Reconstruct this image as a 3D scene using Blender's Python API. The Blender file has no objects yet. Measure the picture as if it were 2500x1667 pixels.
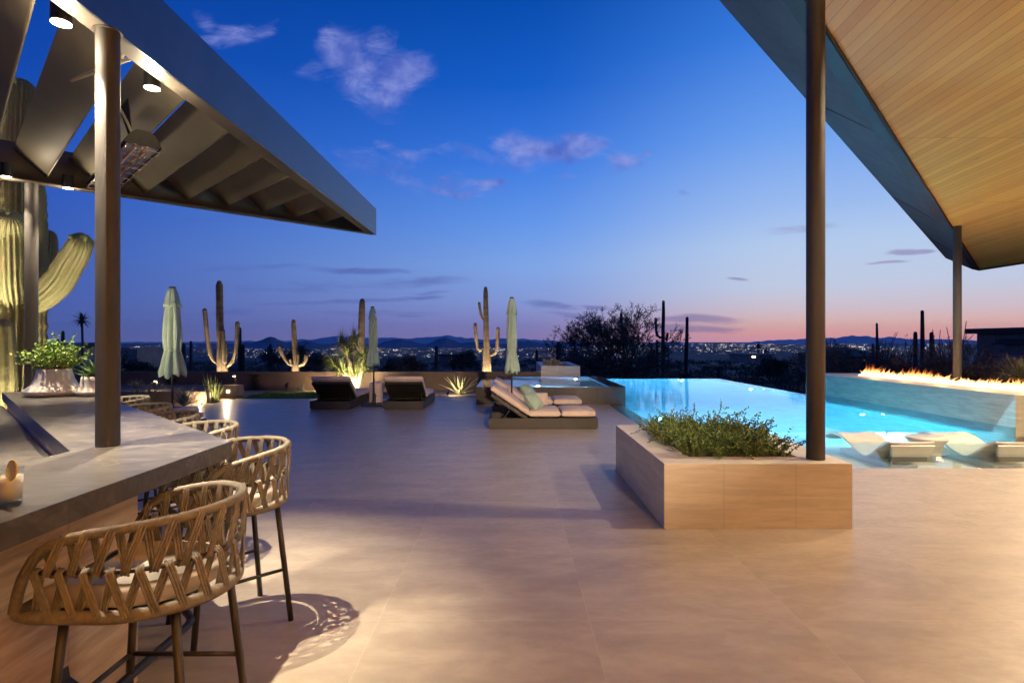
import bpy, math, random
from mathutils import Vector, Matrix
PI = math.pi; R = math.radians
sc = bpy.context.scene
col = sc.collection

# ------------------------------------------------------------------ camera
F = 1388.9                                   # focal length in pixels of a 2500 px wide frame
cam = bpy.data.cameras.new('camera'); cam.lens = 20.0; cam.sensor_width = 36.0
cam.clip_start = 0.05; cam.clip_end = 120000
co = bpy.data.objects.new('camera', cam); col.objects.link(co)
co.location = (0, 0, 1.6); co.rotation_euler = (R(90), 0, 0)
sc.camera = co
sc.view_settings.view_transform = 'Standard'; sc.view_settings.look = 'None'
sc.view_settings.exposure = 0.0; sc.view_settings.gamma = 1.0; sc.view_settings.use_curve_mapping = False
sc.cycles.max_bounces = 8; sc.cycles.transparent_max_bounces = 16
sc.cycles.sample_clamp_indirect = 16.0

def srgb(r, g, b):
    f = lambda c: (c/255)/12.92 if c/255 <= .04045 else (((c/255)+.055)/1.055)**2.4
    return (f(r), f(g), f(b), 1)

# ------------------------------------------------------------------ sky (world)
W = bpy.data.worlds.new('World'); sc.world = W; W.use_nodes = True
nt = W.node_tree; nt.nodes.clear()
N = nt.nodes.new; L = nt.links.new
def ramp(stops, nt=nt, interp='EASE'):
    n = nt.nodes.new('ShaderNodeValToRGB'); cr = n.color_ramp; cr.interpolation = 'LINEAR'
    while len(cr.elements) > 1: cr.elements.remove(cr.elements[0])
    for i, (p, c) in enumerate(stops):
        e = cr.elements[0] if i == 0 else cr.elements.new(p)
        e.position = p; e.color = c
    return n
def math_node(nt, op, a=None, b=None, c=None, clamp=False):
    n = nt.nodes.new('ShaderNodeMath'); n.operation = op; n.use_clamp = clamp
    for i, v in enumerate((a, b, c)):
        if v is None: continue
        if isinstance(v, (int, float)): n.inputs[i].default_value = v
        else: nt.links.new(v, n.inputs[i])
    return n.outputs[0]
def mapr(nt, v, a, b, c=0.0, d=1.0, smooth=True):
    n = nt.nodes.new('ShaderNodeMapRange'); n.interpolation_type = 'SMOOTHSTEP' if smooth else 'LINEAR'
    nt.links.new(v, n.inputs[0]); n.inputs[1].default_value = a; n.inputs[2].default_value = b
    n.inputs[3].default_value = c; n.inputs[4].default_value = d
    return n.outputs[0]
def mixc(nt, f, a, b, mode='MIX'):
    n = nt.nodes.new('ShaderNodeMix'); n.data_type = 'RGBA'; n.blend_type = mode
    for k, v in ((0, f), (6, a), (7, b)):
        if isinstance(v, (int, float)): n.inputs[k].default_value = v
        elif isinstance(v, tuple): n.inputs[k].default_value = v
        else: nt.links.new(v, n.inputs[k])
    return n.outputs[2]
tc = N('ShaderNodeTexCoord'); sep = N('ShaderNodeSeparateXYZ'); L(tc.outputs['Generated'], sep.inputs[0])
sx, sy, sz = sep.outputs
e = math_node(nt, 'MAXIMUM', sz, 0.0)
rl = ramp([(0, srgb(92,106,172)), (.05, srgb(80,104,182)), (.12, srgb(66,102,192)), (.22, srgb(46,92,194)), (.35, srgb(16,74,178)), (.5, srgb(3,58,152)), (1, srgb(2,34,96))])
rc = ramp([(0, srgb(150,134,186)), (.025, srgb(146,142,204)), (.07, srgb(142,164,228)), (.13, srgb(134,174,242)), (.20, srgb(104,158,244)), (.30, srgb(62,128,234)), (.41, srgb(22,98,208)), (.51, srgb(4,80,182)), (1, srgb(2,42,112))])
rr = ramp([(0, srgb(238,170,184)), (.012, srgb(250,178,172)), (.028, srgb(248,200,190)), (.05, srgb(226,208,218)), (.085, srgb(206,216,240)), (.15, srgb(190,214,248)), (.21, srgb(162,196,250)), (.32, srgb(112,166,248)), (.45, srgb(60,130,232)), (.6, srgb(14,88,190)), (1, srgb(6,48,126))])
for r_ in (rl, rc, rr): L(e, r_.inputs[0])
azl = mapr(nt, sx, -.62, .02, smooth=False)
azr = mapr(nt, sx, .0, .46, smooth=True)
base = mixc(nt, azl, rl.outputs[0], rc.outputs[0]); base = mixc(nt, azr, base, rr.outputs[0])
# behind the camera the eastern sky is darker
bk = mapr(nt, sy, -.35, .15); base = mixc(nt, bk, mixc(nt, 1.0, rl.outputs[0], (.75,.75,.85,1), 'MULTIPLY'), base)
# clouds: masses at given bearings (tangent coordinates of the direction), edges from noise
ysafe = math_node(nt, 'MAXIMUM', sy, .05)
u = math_node(nt, 'DIVIDE', sx, ysafe); v = math_node(nt, 'DIVIDE', sz, ysafe)
cmb = N('ShaderNodeCombineXYZ'); L(u, cmb.inputs[0]); L(v, cmb.inputs[1]); uv = cmb.outputs[0]
def fbm(scale, detail, sxy=(1,1,1), rough=.55, dist=0.0, vec=uv, nt=nt):
    mp = nt.nodes.new('ShaderNodeMapping'); nt.links.new(vec, mp.inputs[0]); mp.inputs['Scale'].default_value = sxy
    n = nt.nodes.new('ShaderNodeTexNoise'); nt.links.new(mp.outputs[0], n.inputs['Vector'])
    n.inputs['Scale'].default_value = scale; n.inputs['Detail'].default_value = detail
    n.inputs['Roughness'].default_value = rough; n.inputs['Distortion'].default_value = dist
    return n
wn = fbm(5, 3); 
vm = N('ShaderNodeVectorMath'); vm.operation = 'SUBTRACT'; L(wn.outputs['Color'], vm.inputs[0]); vm.inputs[1].default_value = (.5,.5,.5)
vs = N('ShaderNodeVectorMath'); vs.operation = 'SCALE'; L(vm.outputs[0], vs.inputs[0]); vs.inputs['Scale'].default_value = .10
va = N('ShaderNodeVectorMath'); va.operation = 'ADD'; L(uv, va.inputs[0]); L(vs.outputs[0], va.inputs[1]); uvw = va.outputs[0]
vs2 = N('ShaderNodeVectorMath'); vs2.operation = 'SCALE'; L(vm.outputs[0], vs2.inputs[0]); vs2.inputs['Scale'].default_value = .03
va2 = N('ShaderNodeVectorMath'); va2.operation = 'ADD'; L(uv, va2.inputs[0]); L(vs2.outputs[0], va2.inputs[1]); uvl = va2.outputs[0]
def blobs(lst, vec):
    out = None
    for (cx, cy, rx, ry, rot, st) in lst:
        mp = N('ShaderNodeMapping'); mp.vector_type = 'TEXTURE'; L(vec, mp.inputs[0])
        mp.inputs['Location'].default_value = ((cx-1250)/F, (833.5-cy)/F, 0)
        mp.inputs['Rotation'].default_value = (0, 0, R(rot)); mp.inputs['Scale'].default_value = (rx/F, ry/F, 1)
        ln = N('ShaderNodeVectorMath'); ln.operation = 'LENGTH'; L(mp.outputs[0], ln.inputs[0])
        m = mapr(nt, ln.outputs['Value'], 1.0, .15, 0.0, st)
        out = m if out is None else math_node(nt, 'MAXIMUM', out, m)
    return out
hi = blobs([(860,130,150,95,-20,1.0),(900,200,170,90,-35,.7),(930,120,110,70,0,.75),(1250,375,260,50,-4,.6),(1130,455,170,40,-5,.6),(900,400,180,50,-12,.5),(985,165,110,95,0,1.0),(960,210,120,60,15,.9),(820,95,80,50,-10,.8),(900,240,150,60,-40,.45),
            (560,70,120,45,5,.75),(640,50,60,35,30,.6),(510,50,50,30,0,.6),
            (1320,360,200,48,-6,1.0),(1400,350,120,45,0,1.0),(1505,395,60,45,-30,.9),(1555,380,22,14,0,.7),(1385,428,45,16,0,.7),
            (1100,470,110,22,-12,.95),(1190,445,80,20,10,.95),(1080,440,40,26,30,.7),(960,370,120,32,-14,.6),(930,440,260,45,-14,.42),(1140,360,220,40,0,.45),
            (1665,475,28,14,0,.65),(760,170,90,60,0,.35)], uvw)
lo = blobs([(870,658,240,13,-1,.8),(720,700,330,34,0,.42),(850,735,330,10,3,.7),(1040,725,90,9,-2,.9),(1060,715,80,8,0,.7),(900,765,260,16,0,.5),(1000,771,60,6,0,.7),
            (1340,745,110,20,-6,.8),(1400,772,110,16,-8,.7),(1450,748,60,9,-5,.7),(1700,782,160,20,-3,.95),(1690,808,190,16,0,.95),(1640,800,150,18,0,.8),
            (1800,682,45,7,0,.9),(2215,618,75,12,3,1.0),(2255,615,50,9,2,1.0),(2170,642,80,6,3,.9),(1960,560,150,20,5,.5),(620,650,260,14,0,.5),(560,540,300,40,0,.30),(1000,690,260,22,2,.6),(560,760,240,14,0,.5)], uvl)
n1 = fbm(12, 9, (1,2.1,1), .68, 1.0); n2 = fbm(9, 6, (1,6,1), .62, .4)
c1 = math_node(nt, 'ADD', hi, math_node(nt, 'MULTIPLY', math_node(nt, 'SUBTRACT', n1.outputs[0], .5), 1.9))
c1 = math_node(nt, 'MULTIPLY', mapr(nt, c1, .12, 1.25, 0, .85), mapr(nt, hi, 0, .2))
c2 = math_node(nt, 'ADD', lo, math_node(nt, 'MULTIPLY', math_node(nt, 'SUBTRACT', n2.outputs[0], .5), 1.6))
c2 = math_node(nt, 'MULTIPLY', mapr(nt, c2, .15, .95, 0, .62), mapr(nt, lo, 0, .2))
front = mapr(nt, sy, .1, .3)
c1 = math_node(nt, 'MULTIPLY', c1, front); c2 = math_node(nt, 'MULTIPLY', c2, front)
lum = fbm(16, 4, (1,1.2,1)); hic = mixc(nt, mapr(nt, lum.outputs[0], .3, .7), srgb(88,108,200), srgb(156,166,236))
base = mixc(nt, c1, base, hic)
loc_ = mixc(nt, azr, srgb(84,96,172), srgb(140,124,176)); base = mixc(nt, c2, base, loc_)
# the physical twilight sky adds its small share
sky = N('ShaderNodeTexSky'); sky.sky_type = 'NISHITA'; sky.sun_disc = False
sky.sun_elevation = R(1.0); sky.sun_rotation = R(62); sky.altitude = 700
mul = mixc(nt, 1.0, sky.outputs[0], (.002,.002,.002,1), 'MULTIPLY')
tot = mixc(nt, 1.0, base, mul, 'ADD')
bg = N('ShaderNodeBackground'); L(tot, bg.inputs[0]); bg.inputs[1].default_value = .93
wo = N('ShaderNodeOutputWorld'); L(bg.outputs[0], wo.inputs[0])

# ------------------------------------------------------------------ helpers
rnd = random.Random(7)
ORG = {}
def tag(o, label=None, cat=None, group=None, kind=None):
    if label: o['label'] = label
    if cat: o['category'] = cat
    if group: o['group'] = group
    if kind: o['kind'] = kind
    return o
def thing(name, loc, label, cat, group=None, rz=0):
    o = bpy.data.objects.new(name, None); col.objects.link(o); o.empty_display_size = .1
    o.location = loc; o.rotation_euler = (0, 0, rz); ORG[o.name] = Vector(loc)
    return tag(o, label, cat, group)
def copy_tree(o, parent=None):
    c = o.copy(); col.objects.link(c)
    if parent is not None: c.parent = parent
    for ch in list(o.children): copy_tree(ch, c)
    return c
def px(x, y, Y):
    return Vector(((x-1250)/F*Y, Y, 1.6+(833.5-y)/F*Y))
def fl(x, y, z=0.0):
    Y = F*(1.6-z)/(y-833.5); return Vector(((x-1250)/F*Y, Y, z))

class MB:
    def __init__(s): s.v = []; s.f = []; s.m = []; s.cur = 0
    def face(s, *idx): s.f.append(tuple(idx)); s.m.append(s.cur)
    def poly(s, pts):
        n = len(s.v); s.v += [Vector(p) for p in pts]; s.face(*range(n, n+len(pts))); return s
    def box(s, x0, x1, y0, y1, z0, z1):
        n = len(s.v)
        s.v += [Vector(p) for p in ((x0,y0,z0),(x1,y0,z0),(x1,y1,z0),(x0,y1,z0),(x0,y0,z1),(x1,y0,z1),(x1,y1,z1),(x0,y1,z1))]
        for q in ((0,3,2,1),(4,5,6,7),(0,1,5,4),(1,2,6,5),(2,3,7,6),(3,0,4,7)): s.face(*[n+i for i in q])
        return s
    def obox(s, c, size, rot=None):
        a = MB().box(-size[0]/2,size[0]/2,-size[1]/2,size[1]/2,-size[2]/2,size[2]/2)
        return s.add(a, (Matrix.Translation(c) @ (rot.to_4x4() if rot else Matrix.Identity(4))))
    def add(s, o, M=None):
        n = len(s.v); s.v += [(M @ p) if M else p.copy() for p in o.v]
        for f_, m_ in zip(o.f, o.m): s.f.append(tuple(n+i for i in f_)); s.m.append(m_)
        return s
    def prism(s, pts, z0, z1):
        n = len(s.v); k = len(pts)
        a = sum(pts[i][0]*pts[(i+1)%k][1]-pts[(i+1)%k][0]*pts[i][1] for i in range(k))
        if a < 0: pts = pts[::-1]
        s.v += [Vector((p[0],p[1],z0)) for p in pts] + [Vector((p[0],p[1],z1)) for p in pts]
        s.face(*[n+i for i in range(k)][::-1]); s.face(*[n+k+i for i in range(k)])
        for i in range(k): j = (i+1)%k; s.face(n+i, n+j, n+k+j, n+k+i)
        return s
    def tube(s, pts, rad, seg=8, cap=True, shape=None, closed=False, up=None):
        pts = [Vector(p) for p in pts]; k = len(pts)
        if not isinstance(rad, (list, tuple)): rad = [rad]*k
        n = len(s.v); nrm = None
        for i in range(k):
            if closed: t = pts[(i+1)%k]-pts[i-1]
            else: t = pts[min(i+1,k-1)]-pts[max(i-1,0)]
            if t.length < 1e-9: t = Vector((0,0,1))
            t.normalize()
            if nrm is None:
                a = Vector(up) if up else (Vector((0,0,1)) if abs(t.z) < .9 else Vector((1,0,0)))
                nrm = (a - t*a.dot(t)).normalized()
            else:
                nrm = (nrm - t*nrm.dot(t))
                nrm = nrm.normalized() if nrm.length > 1e-6 else t.orthogonal().normalized()
            b = t.cross(nrm)
            for j in range(seg):
                a = 2*PI*j/seg; r = rad[i]*(shape(a) if shape else 1)
                s.v.append(pts[i] + nrm*(math.cos(a)*r) + b*(math.sin(a)*r))
        for i in range(k if closed else k-1):
            i2 = (i+1) % k
            for j in range(seg):
                j2 = (j+1)%seg; s.face(n+i*seg+j, n+i*seg+j2, n+i2*seg+j2, n+i2*seg+j)
        if cap and not closed:
            s.face(*[n+j for j in range(seg)][::-1]); s.face(*[n+(k-1)*seg+j for j in range(seg)])
        return s
    def lathe(s, prof, seg=32, c=(0,0,0), fn=None):
        n = len(s.v); k = len(prof); c = Vector(c)
        for i, (r, z) in enumerate(prof):
            for j in range(seg):
                a = 2*PI*j/seg; rr_, zz = (fn(r, z, a, i) if fn else (r, z))
                s.v.append(c + Vector((rr_*math.cos(a), rr_*math.sin(a), zz)))
        for i in range(k-1):
            for j in range(seg):
                j2 = (j+1)%seg; s.face(n+i*seg+j, n+i*seg+j2, n+(i+1)*seg+j2, n+(i+1)*seg+j)
        s.face(*[n+j for j in range(seg)][::-1]); s.face(*[n+(k-1)*seg+j for j in range(seg)])
        return s
    def build(s, name, mat, parent=None, smooth=False, bevel=0, local=False, bseg=2):
        me = bpy.data.meshes.new(name)
        o_ = ORG.get(parent.name, Vector((0,0,0))) if (parent is not None and not local) else Vector((0,0,0))
        me.from_pydata([tuple(p-o_) for p in s.v], [], s.f)
        mats = mat if isinstance(mat, (list, tuple)) else [mat]
        for m_ in mats: me.materials.append(m_)
        if len(mats) > 1: me.polygons.foreach_set('material_index', s.m)
        if smooth: me.polygons.foreach_set('use_smooth', [True]*len(me.polygons))
        me.update()
        ob = bpy.data.objects.new(name, me); col.objects.link(ob)
        if parent is not None: ob.parent = parent; ORG[ob.name] = o_
        if bevel:
            b = ob.modifiers.new('bevel', 'BEVEL'); b.width = bevel; b.segments = bseg; b.limit_method = 'ANGLE'; b.angle_limit = R(40)
        if smooth == 'auto':
            pass
        return ob
def lamp(kind, name, loc, color, power, parent=None, radius=.03, target=None, size=60, blend=.5):
    d = bpy.data.lights.new(name, kind); d.color = color; d.energy = power; d.shadow_soft_size = radius
    if kind == 'SPOT': d.spot_size = R(size); d.spot_blend = blend
    o = bpy.data.objects.new(name, d); col.objects.link(o)
    loc = Vector(loc)
    if target is not None:
        o.rotation_euler = (Vector(target)-loc).to_track_quat('-Z', 'Y').to_euler()
    if parent is not None:
        o.parent = parent; loc = loc - ORG.get(parent.name, Vector((0,0,0)))
    o.location = loc
    return o
WARM = (1.0, .72, .42)

# ------------------------------------------------------------------ materials
def newmat(name):
    m = bpy.data.materials.new(name); m.use_nodes = True; t = m.node_tree
    return m, t, t.nodes['Principled BSDF']
def objvec(t, scale=(1,1,1), rot=(0,0,0), kind='Object'):
    c = t.nodes.new('ShaderNodeTexCoord'); mp = t.nodes.new('ShaderNodeMapping')
    t.links.new(c.outputs[kind], mp.inputs[0]); mp.inputs['Scale'].default_value = scale; mp.inputs['Rotation'].default_value = rot
    return mp.outputs[0]
def noise(t, vec, scale, detail=4, rough=.55, dist=0.0):
    n = t.nodes.new('ShaderNodeTexNoise'); t.links.new(vec, n.inputs['Vector'])
    n.inputs['Scale'].default_value = scale; n.inputs['Detail'].default_value = detail
    n.inputs['Roughness'].default_value = rough; n.inputs['Distortion'].default_value = dist
    return n.outputs[0]
def bump(t, b, h, strength=.3, dist=.01):
    n = t.nodes.new('ShaderNodeBump'); t.links.new(h, n.inputs['Height'])
    n.inputs['Strength'].default_value = strength; n.inputs['Distance'].default_value = dist
    t.links.new(n.outputs[0], b.inputs['Normal']); return n
def simple(name, c, rough=.6, metal=0.0, var=.25, scale=6, bmp=0, bscale=80, stretch=(1,1,1), spec=.5, c2=None):
    m, t, b = newmat(name); c = tuple(c[:3])+(1,)
    v = objvec(t, stretch); n = noise(t, v, scale)
    d = c2 if c2 else tuple(x*(1-var) for x in c[:3])+(1,)
    f = mapr(t, n, .3, .7); t.links.new(mixc(t, f, tuple(d[:3])+(1,), tuple(min(1, x*(1+var*.4)) for x in c[:3])+(1,)), b.inputs['Base Color'])
    b.inputs['Roughness'].default_value = rough; b.inputs['Metallic'].default_value = metal
    b.inputs['Specular IOR Level'].default_value = spec
    rn = mapr(t, noise(t, v, scale*2.3, 3), .25, .75, rough*.85, min(1, rough*1.15)); t.links.new(rn, b.inputs['Roughness'])
    if bmp: bump(t, b, noise(t, v, bscale, 3), bmp, .01)
    return m
def emis(name, c, s):
    m, t, b = newmat(name); b.inputs['Base Color'].default_value = (.8,.8,.8,1)
    b.inputs['Emission Color'].default_value = tuple(c[:3])+(1,); b.inputs['Emission Strength'].default_value = s
    return m

# terrace porcelain: 1.21 m tiles with hairline joints
m, t, b = newmat('terrace_tile')
ov = objvec(t)
sp = t.nodes.new('ShaderNodeSeparateXYZ'); t.links.new(ov, sp.inputs[0])
def joint(t, v, off, per, w):
    a = math_node(t, 'SUBTRACT', v, off); a = math_node(t, 'DIVIDE', a, per); a = math_node(t, 'SUBTRACT', a, math_node(t, 'ROUND', a))
    a = math_node(t, 'ABSOLUTE', a); return mapr(t, a, w/per*.5, w/per, 1, 0, False)
def cell(t, v, off, per):
    a = math_node(t, 'SUBTRACT', v, off); return math_node(t, 'FLOOR', math_node(t, 'DIVIDE', a, per))
jx = joint(t, sp.outputs[0], .445, 1.212, .0045); jy = joint(t, sp.outputs[1], 3.27, 1.21, .0045)
jj = math_node(t, 'MAXIMUM', jx, jy)
cc = t.nodes.new('ShaderNodeCombineXYZ'); t.links.new(cell(t, sp.outputs[0], .445, 1.212), cc.inputs[0]); t.links.new(cell(t, sp.outputs[1], 3.27, 1.21), cc.inputs[1])
wnz = t.nodes.new('ShaderNodeTexWhiteNoise'); t.links.new(cc.outputs[0], wnz.inputs[0])
vadd = t.nodes.new('ShaderNodeVectorMath'); vadd.operation = 'MULTIPLY_ADD'; t.links.new(wnz.outputs['Color'], vadd.inputs[0]); vadd.inputs[1].default_value = (7,7,7); t.links.new(ov, vadd.inputs[2])
mp = t.nodes.new('ShaderNodeMapping'); t.links.new(vadd.outputs[0], mp.inputs[0]); mp.inputs['Scale'].default_value = (1, 2.2, 1)
nb = noise(t, mp.outputs[0], 1.9, 9, .66, .3); nf = noise(t, mp.outputs[0], 14, 6, .6, .4)
bs = mixc(t, mapr(t, nb, .3, .72), (.285,.242,.184,1), (.405,.352,.276,1))
bs = mixc(t, math_node(t, 'MULTIPLY', mapr(t, nf, .45, .75), .20), bs, (.33,.27,.22,1))
vein = noise(t, mp.outputs[0], 2.2, 5, .7, 1.8); vv = mapr(t, math_node(t, 'ABSOLUTE', math_node(t, 'SUBTRACT', vein, .5)), 0, .005, .12, 0)
bs = mixc(t, vv, bs, (.6,.5,.4,1))
bs = mixc(t, mapr(t, wnz.outputs[0], 0, 1, 0, .16), bs, (.33,.27,.23,1))
bs = mixc(t, math_node(t, 'MULTIPLY', jj, .13), bs, (.66,.57,.47,1))
t.links.new(bs, b.inputs['Base Color'])
t.links.new(mapr(t, nf, .3, .75, .30, .46), b.inputs['Roughness']); b.inputs['Specular IOR Level'].default_value = .45
bump(t, b, math_node(t, 'SUBTRACT', nf, math_node(t, 'MULTIPLY', jj, .15)), .06, .003)
M_tile = m
# limestone cladding of planters, walls and bar: horizontal sandy grain
def stone(name, ca, cb, panel=None, axis='x', rough=.5, dark=.5, off=0.0, diag=0):
    m, t, b = newmat(name)
    ov = objvec(t)
    v1 = objvec(t, (1.0,1.0,8), (R(diag),R(diag*.5),R(12)))
    n1_ = noise(t, v1, 2.0, 9, .66, .45); n2_ = noise(t, objvec(t, (1,1,16), (R(diag),0,R(5))), 2.5, 6, .6, .6)
    c_ = mixc(t, mapr(t, n1_, .3, .7), ca, cb)
    c_ = mixc(t, mapr(t, n2_, .52, .75, 0, dark), c_, tuple(x*.62 for x in ca[:3])+(1,))
    if panel:
        sp = t.nodes.new('ShaderNodeSeparateXYZ'); t.links.new(ov, sp.inputs[0])
        j = joint(t, sp.outputs['XYZ'.index(axis.upper())], off, panel, .006)
        c_ = mixc(t, math_node(t, 'MULTIPLY', j, .30), c_, tuple(x*.5 for x in ca[:3])+(1,))
    t.links.new(c_, b.inputs['Base Color']); b.inputs['Roughness'].default_value = rough
    bump(t, b, n2_, .06, .003)
    return m
M_lime = stone('limestone', (.50,.46,.36,1), (.64,.595,.48,1), .615, 'x', off=-.295, dark=.35)
M_limey = stone('limestone_side', (.42,.31,.20,1), (.60,.47,.33,1), .9, 'y', dark=.35)
M_travbar = stone('bar_cladding', (.40,.28,.18,1), (.62,.48,.34,1), .62, 'y', dark=.45, diag=22, off=2.35)
# dark marble of the counter
m, t, b = newmat('counter_marble')
v1 = objvec(t, (1.0,2.6,2.6), (0,0,R(-38))); n1_ = noise(t, v1, 2.6, 10, .66, 2.0)
v2 = objvec(t, (1.6,7,9), (0,0,R(-36))); n2_ = noise(t, v2, 2.6, 9, .7, 1.1)
c_ = mixc(t, mapr(t, n1_, .32, .72), (.040,.036,.033,1), (.105,.094,.084,1))
c_ = mixc(t, mapr(t, n2_, .45, .9, 0, .16), c_, (.30,.27,.24,1))
n3_ = noise(t, objvec(t, (1,1,1), (0,0,R(30))), 1.4, 6, .65, 1.6)
ve = mapr(t, math_node(t, 'ABSOLUTE', math_node(t, 'SUBTRACT', n3_, .52)), 0, .006, .22, 0)
c_ = mixc(t, ve, c_, (.72,.62,.5,1)); t.links.new(c_, b.inputs['Base Color'])
b.inputs['Roughness'].default_value = .36
M_marble = m
# bronze coloured steel with mill mottling
def steel(name, c, rough=.42, metal=.6, speck=0.0):
    m, t, b = newmat(name); v = objvec(t)
    n_ = noise(t, v, 2.2, 7, .65, .6); n2_ = noise(t, v, 420, 2)
    t.links.new(mixc(t, mapr(t, n_, .3, .7), tuple(x*.86 for x in c)+(1,), tuple(x*1.12 for x in c)+(1,)), b.inputs['Base Color'])
    t.links.new(mapr(t, n_, .3, .7, rough*.92, rough*1.08), b.inputs['Roughness']); b.inputs['Metallic'].default_value = metal
    if speck: bump(t, b, n2_, speck, .002)
    return m
M_steel = steel('bronze_steel', (.19,.165,.112), .52, .2, .06)
M_rear = steel('rear_beam_steel', (.09,.078,.062), .60, .15, .06)
M_col = steel('column_steel', (.046,.041,.037), .58, .12, .7)
M_fascia = steel('fascia_steel', (.085,.10,.14), .32, .85, 0)
M_soffmet = steel('roof_edge_metal', (.034,.034,.037), .55, .2, .02)
M_black = simple('black_powder_coat', (.018,.017,.016), .45, .2)
M_legs = simple('dark_bronze_tube', (.05,.043,.035), .42, .4)
M_lframe = simple('lounger_frame_brown', (.036,.029,.024), .5, .2, var=.15)
M_cush = simple('cushion_cloth', (.62,.50,.41), .85, 0, .10, 4, .25, 260)
M_seatc = simple('seat_cushion_cloth', (.66,.57,.47), .85, 0, .10, 4, .2, 300)
M_sage = simple('sage_canvas', (.33,.45,.36), .8, 0, .16, 5, .18, 240)
M_white = simple('white_resin', (.56,.54,.50), .38, 0, .06)
M_pot = simple('pot_glaze', (.66,.62,.56), .55, 0, .10, 5, .08, 60)
M_cover = simple('table_cover', (.66,.53,.43), .75, 0, .10, 4, .3, 14)
M_stucco = simple('garden_wall_stucco', (.13,.088,.06), .9, 0, .22, 1.2, .4, 60)
M_stucco2 = simple('low_wall_stucco', (.20,.145,.10), .9, 0, .2, 1.6, .4, 60)
M_soil = simple('soil', (.06,.045,.033), .95, 0, .5, 20, .6, 60)
M_gravel = simple('gravel', (.40,.31,.23), .95, 0, .55, 60, 1.0, 90, c2=(.14,.10,.075))
M_darkgravel = simple('dark_gravel', (.11,.08,.06), .95, 0, .6, 50, 1.0, 90)
M_rock = simple('boulder_stone', (.34,.24,.17), .9, 0, .35, 4, .8, 18)
M_grass = simple('lawn_grass', (.09,.19,.03), .9, 0, .5, 40, 0)
M_dark = simple('desert_ground', (.085,.066,.055), .95, 0, .45, .25, .3, 3)
M_scrub = simple('scrub_leaves', (.085,.085,.055), .9, 0, .5, .8)
M_scrub2 = simple('scrub_grey_leaves', (.14,.125,.10), .9, 0, .5, .8)
M_bark = simple('bark', (.09,.07,.05), .9, 0, .4, 8, .5, 30)
M_mount = simple('haze_tinted_rock', (.17,.19,.25), .95, 0, .25, .0006)  # blue grey of the evening haze is put into the rock colour
M_mountf = simple('haze_tinted_far_rock', (.44,.48,.60), .95, 0, .15, .0003)  # paler still: distance haze painted into the colour
M_plain = simple('city_plain', (.05,.05,.055), .95, 0, .5, .002)
M_roofdark = simple('house_roof', (.06,.045,.04), .9, 0, .2)
M_house = simple('house_stucco', (.26,.17,.14), .9, 0, .2, 1)
M_housel = simple('pale_stucco', (.35,.26,.20), .9, 0, .2, 1)
M_windark = simple('dark_window', (.02,.022,.03), .2)
M_lens = emis('lamp_lens', (1,.80,.52), 26)
M_lens2 = emis('garden_lamp_lens', (1,.78,.48), 22)
M_pooll = emis('pool_lamp_lens', (.85,1,1), 30)
# leaves
def leafm(name, ca, cb, scale=9, trans=.25, rough=.5):
    m, t, b = newmat(name); n_ = noise(t, objvec(t), scale, 3)
    t.links.new(mixc(t, mapr(t, n_, .3, .7), tuple(ca)+(1,), tuple(cb)+(1,)), b.inputs['Base Color'])
    b.inputs['Roughness'].default_value = rough
    b.inputs['Subsurface Weight'].default_value = 0
    return m
M_leaf = leafm('jade_leaf', (.060,.11,.018), (.155,.25,.04), 14)
M_leafb = leafm('bright_jade_leaf', (.13,.24,.03), (.30,.46,.08), 18)
M_yucca = leafm('yucca_leaf', (.08,.12,.02), (.20,.24,.05), 6)
M_agave = leafm('agave_leaf', (.22,.25,.13), (.40,.38,.22), 10)
M_agaveg = leafm('grey_green_agave', (.10,.13,.085), (.22,.23,.14), 8)
M_agavet = leafm('green_agave', (.05,.12,.03), (.16,.28,.07), 8)
M_stemy = leafm('green_stem', (.16,.20,.05), (.30,.32,.10), 8)
M_stemd = leafm('dull_green_stem', (.07,.09,.04), (.13,.15,.07), 8)
M_ybark = simple('yucca_bark', (.36,.27,.18), .85, 0, .4, 20, .7, 40)
M_ocot = simple('ocotillo_cane', (.16,.11,.07), .85, 0, .4, 20)
# cactus skin: ribs are geometry, dirt bands and spines follow
def cact(name, ca, cb, band=.5):
    m, t, b = newmat(name); v = objvec(t, (1,1,3)); n_ = noise(t, v, 1.3, 6, .6, .4); n2_ = noise(t, objvec(t), 26, 4)
    c_ = mixc(t, mapr(t, n_, .42, .62, 0, band), tuple(ca)+(1,), tuple(cb)+(1,))
    c_ = mixc(t, mapr(t, n2_, .4, .75, 0, .35), c_, tuple(x*1.4 for x in cb)+(1,))
    t.links.new(c_, b.inputs['Base Color']); b.inputs['Roughness'].default_value = .7; bump(t, b, n2_, .4, .01)
    return m
M_sag = cact('saguaro_skin', (.20,.21,.085), (.24,.19,.10), .5)
M_sagw = cact('weathered_saguaro_skin', (.20,.15,.085), (.11,.075,.045), .8)
M_sagd = cact('far_saguaro_skin', (.055,.055,.038), (.045,.038,.030), .6)
M_spine = simple('spines', (.42,.32,.17), .7)
M_flower = leafm('saguaro_bud', (.22,.30,.05), (.42,.48,.12), 30)

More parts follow.
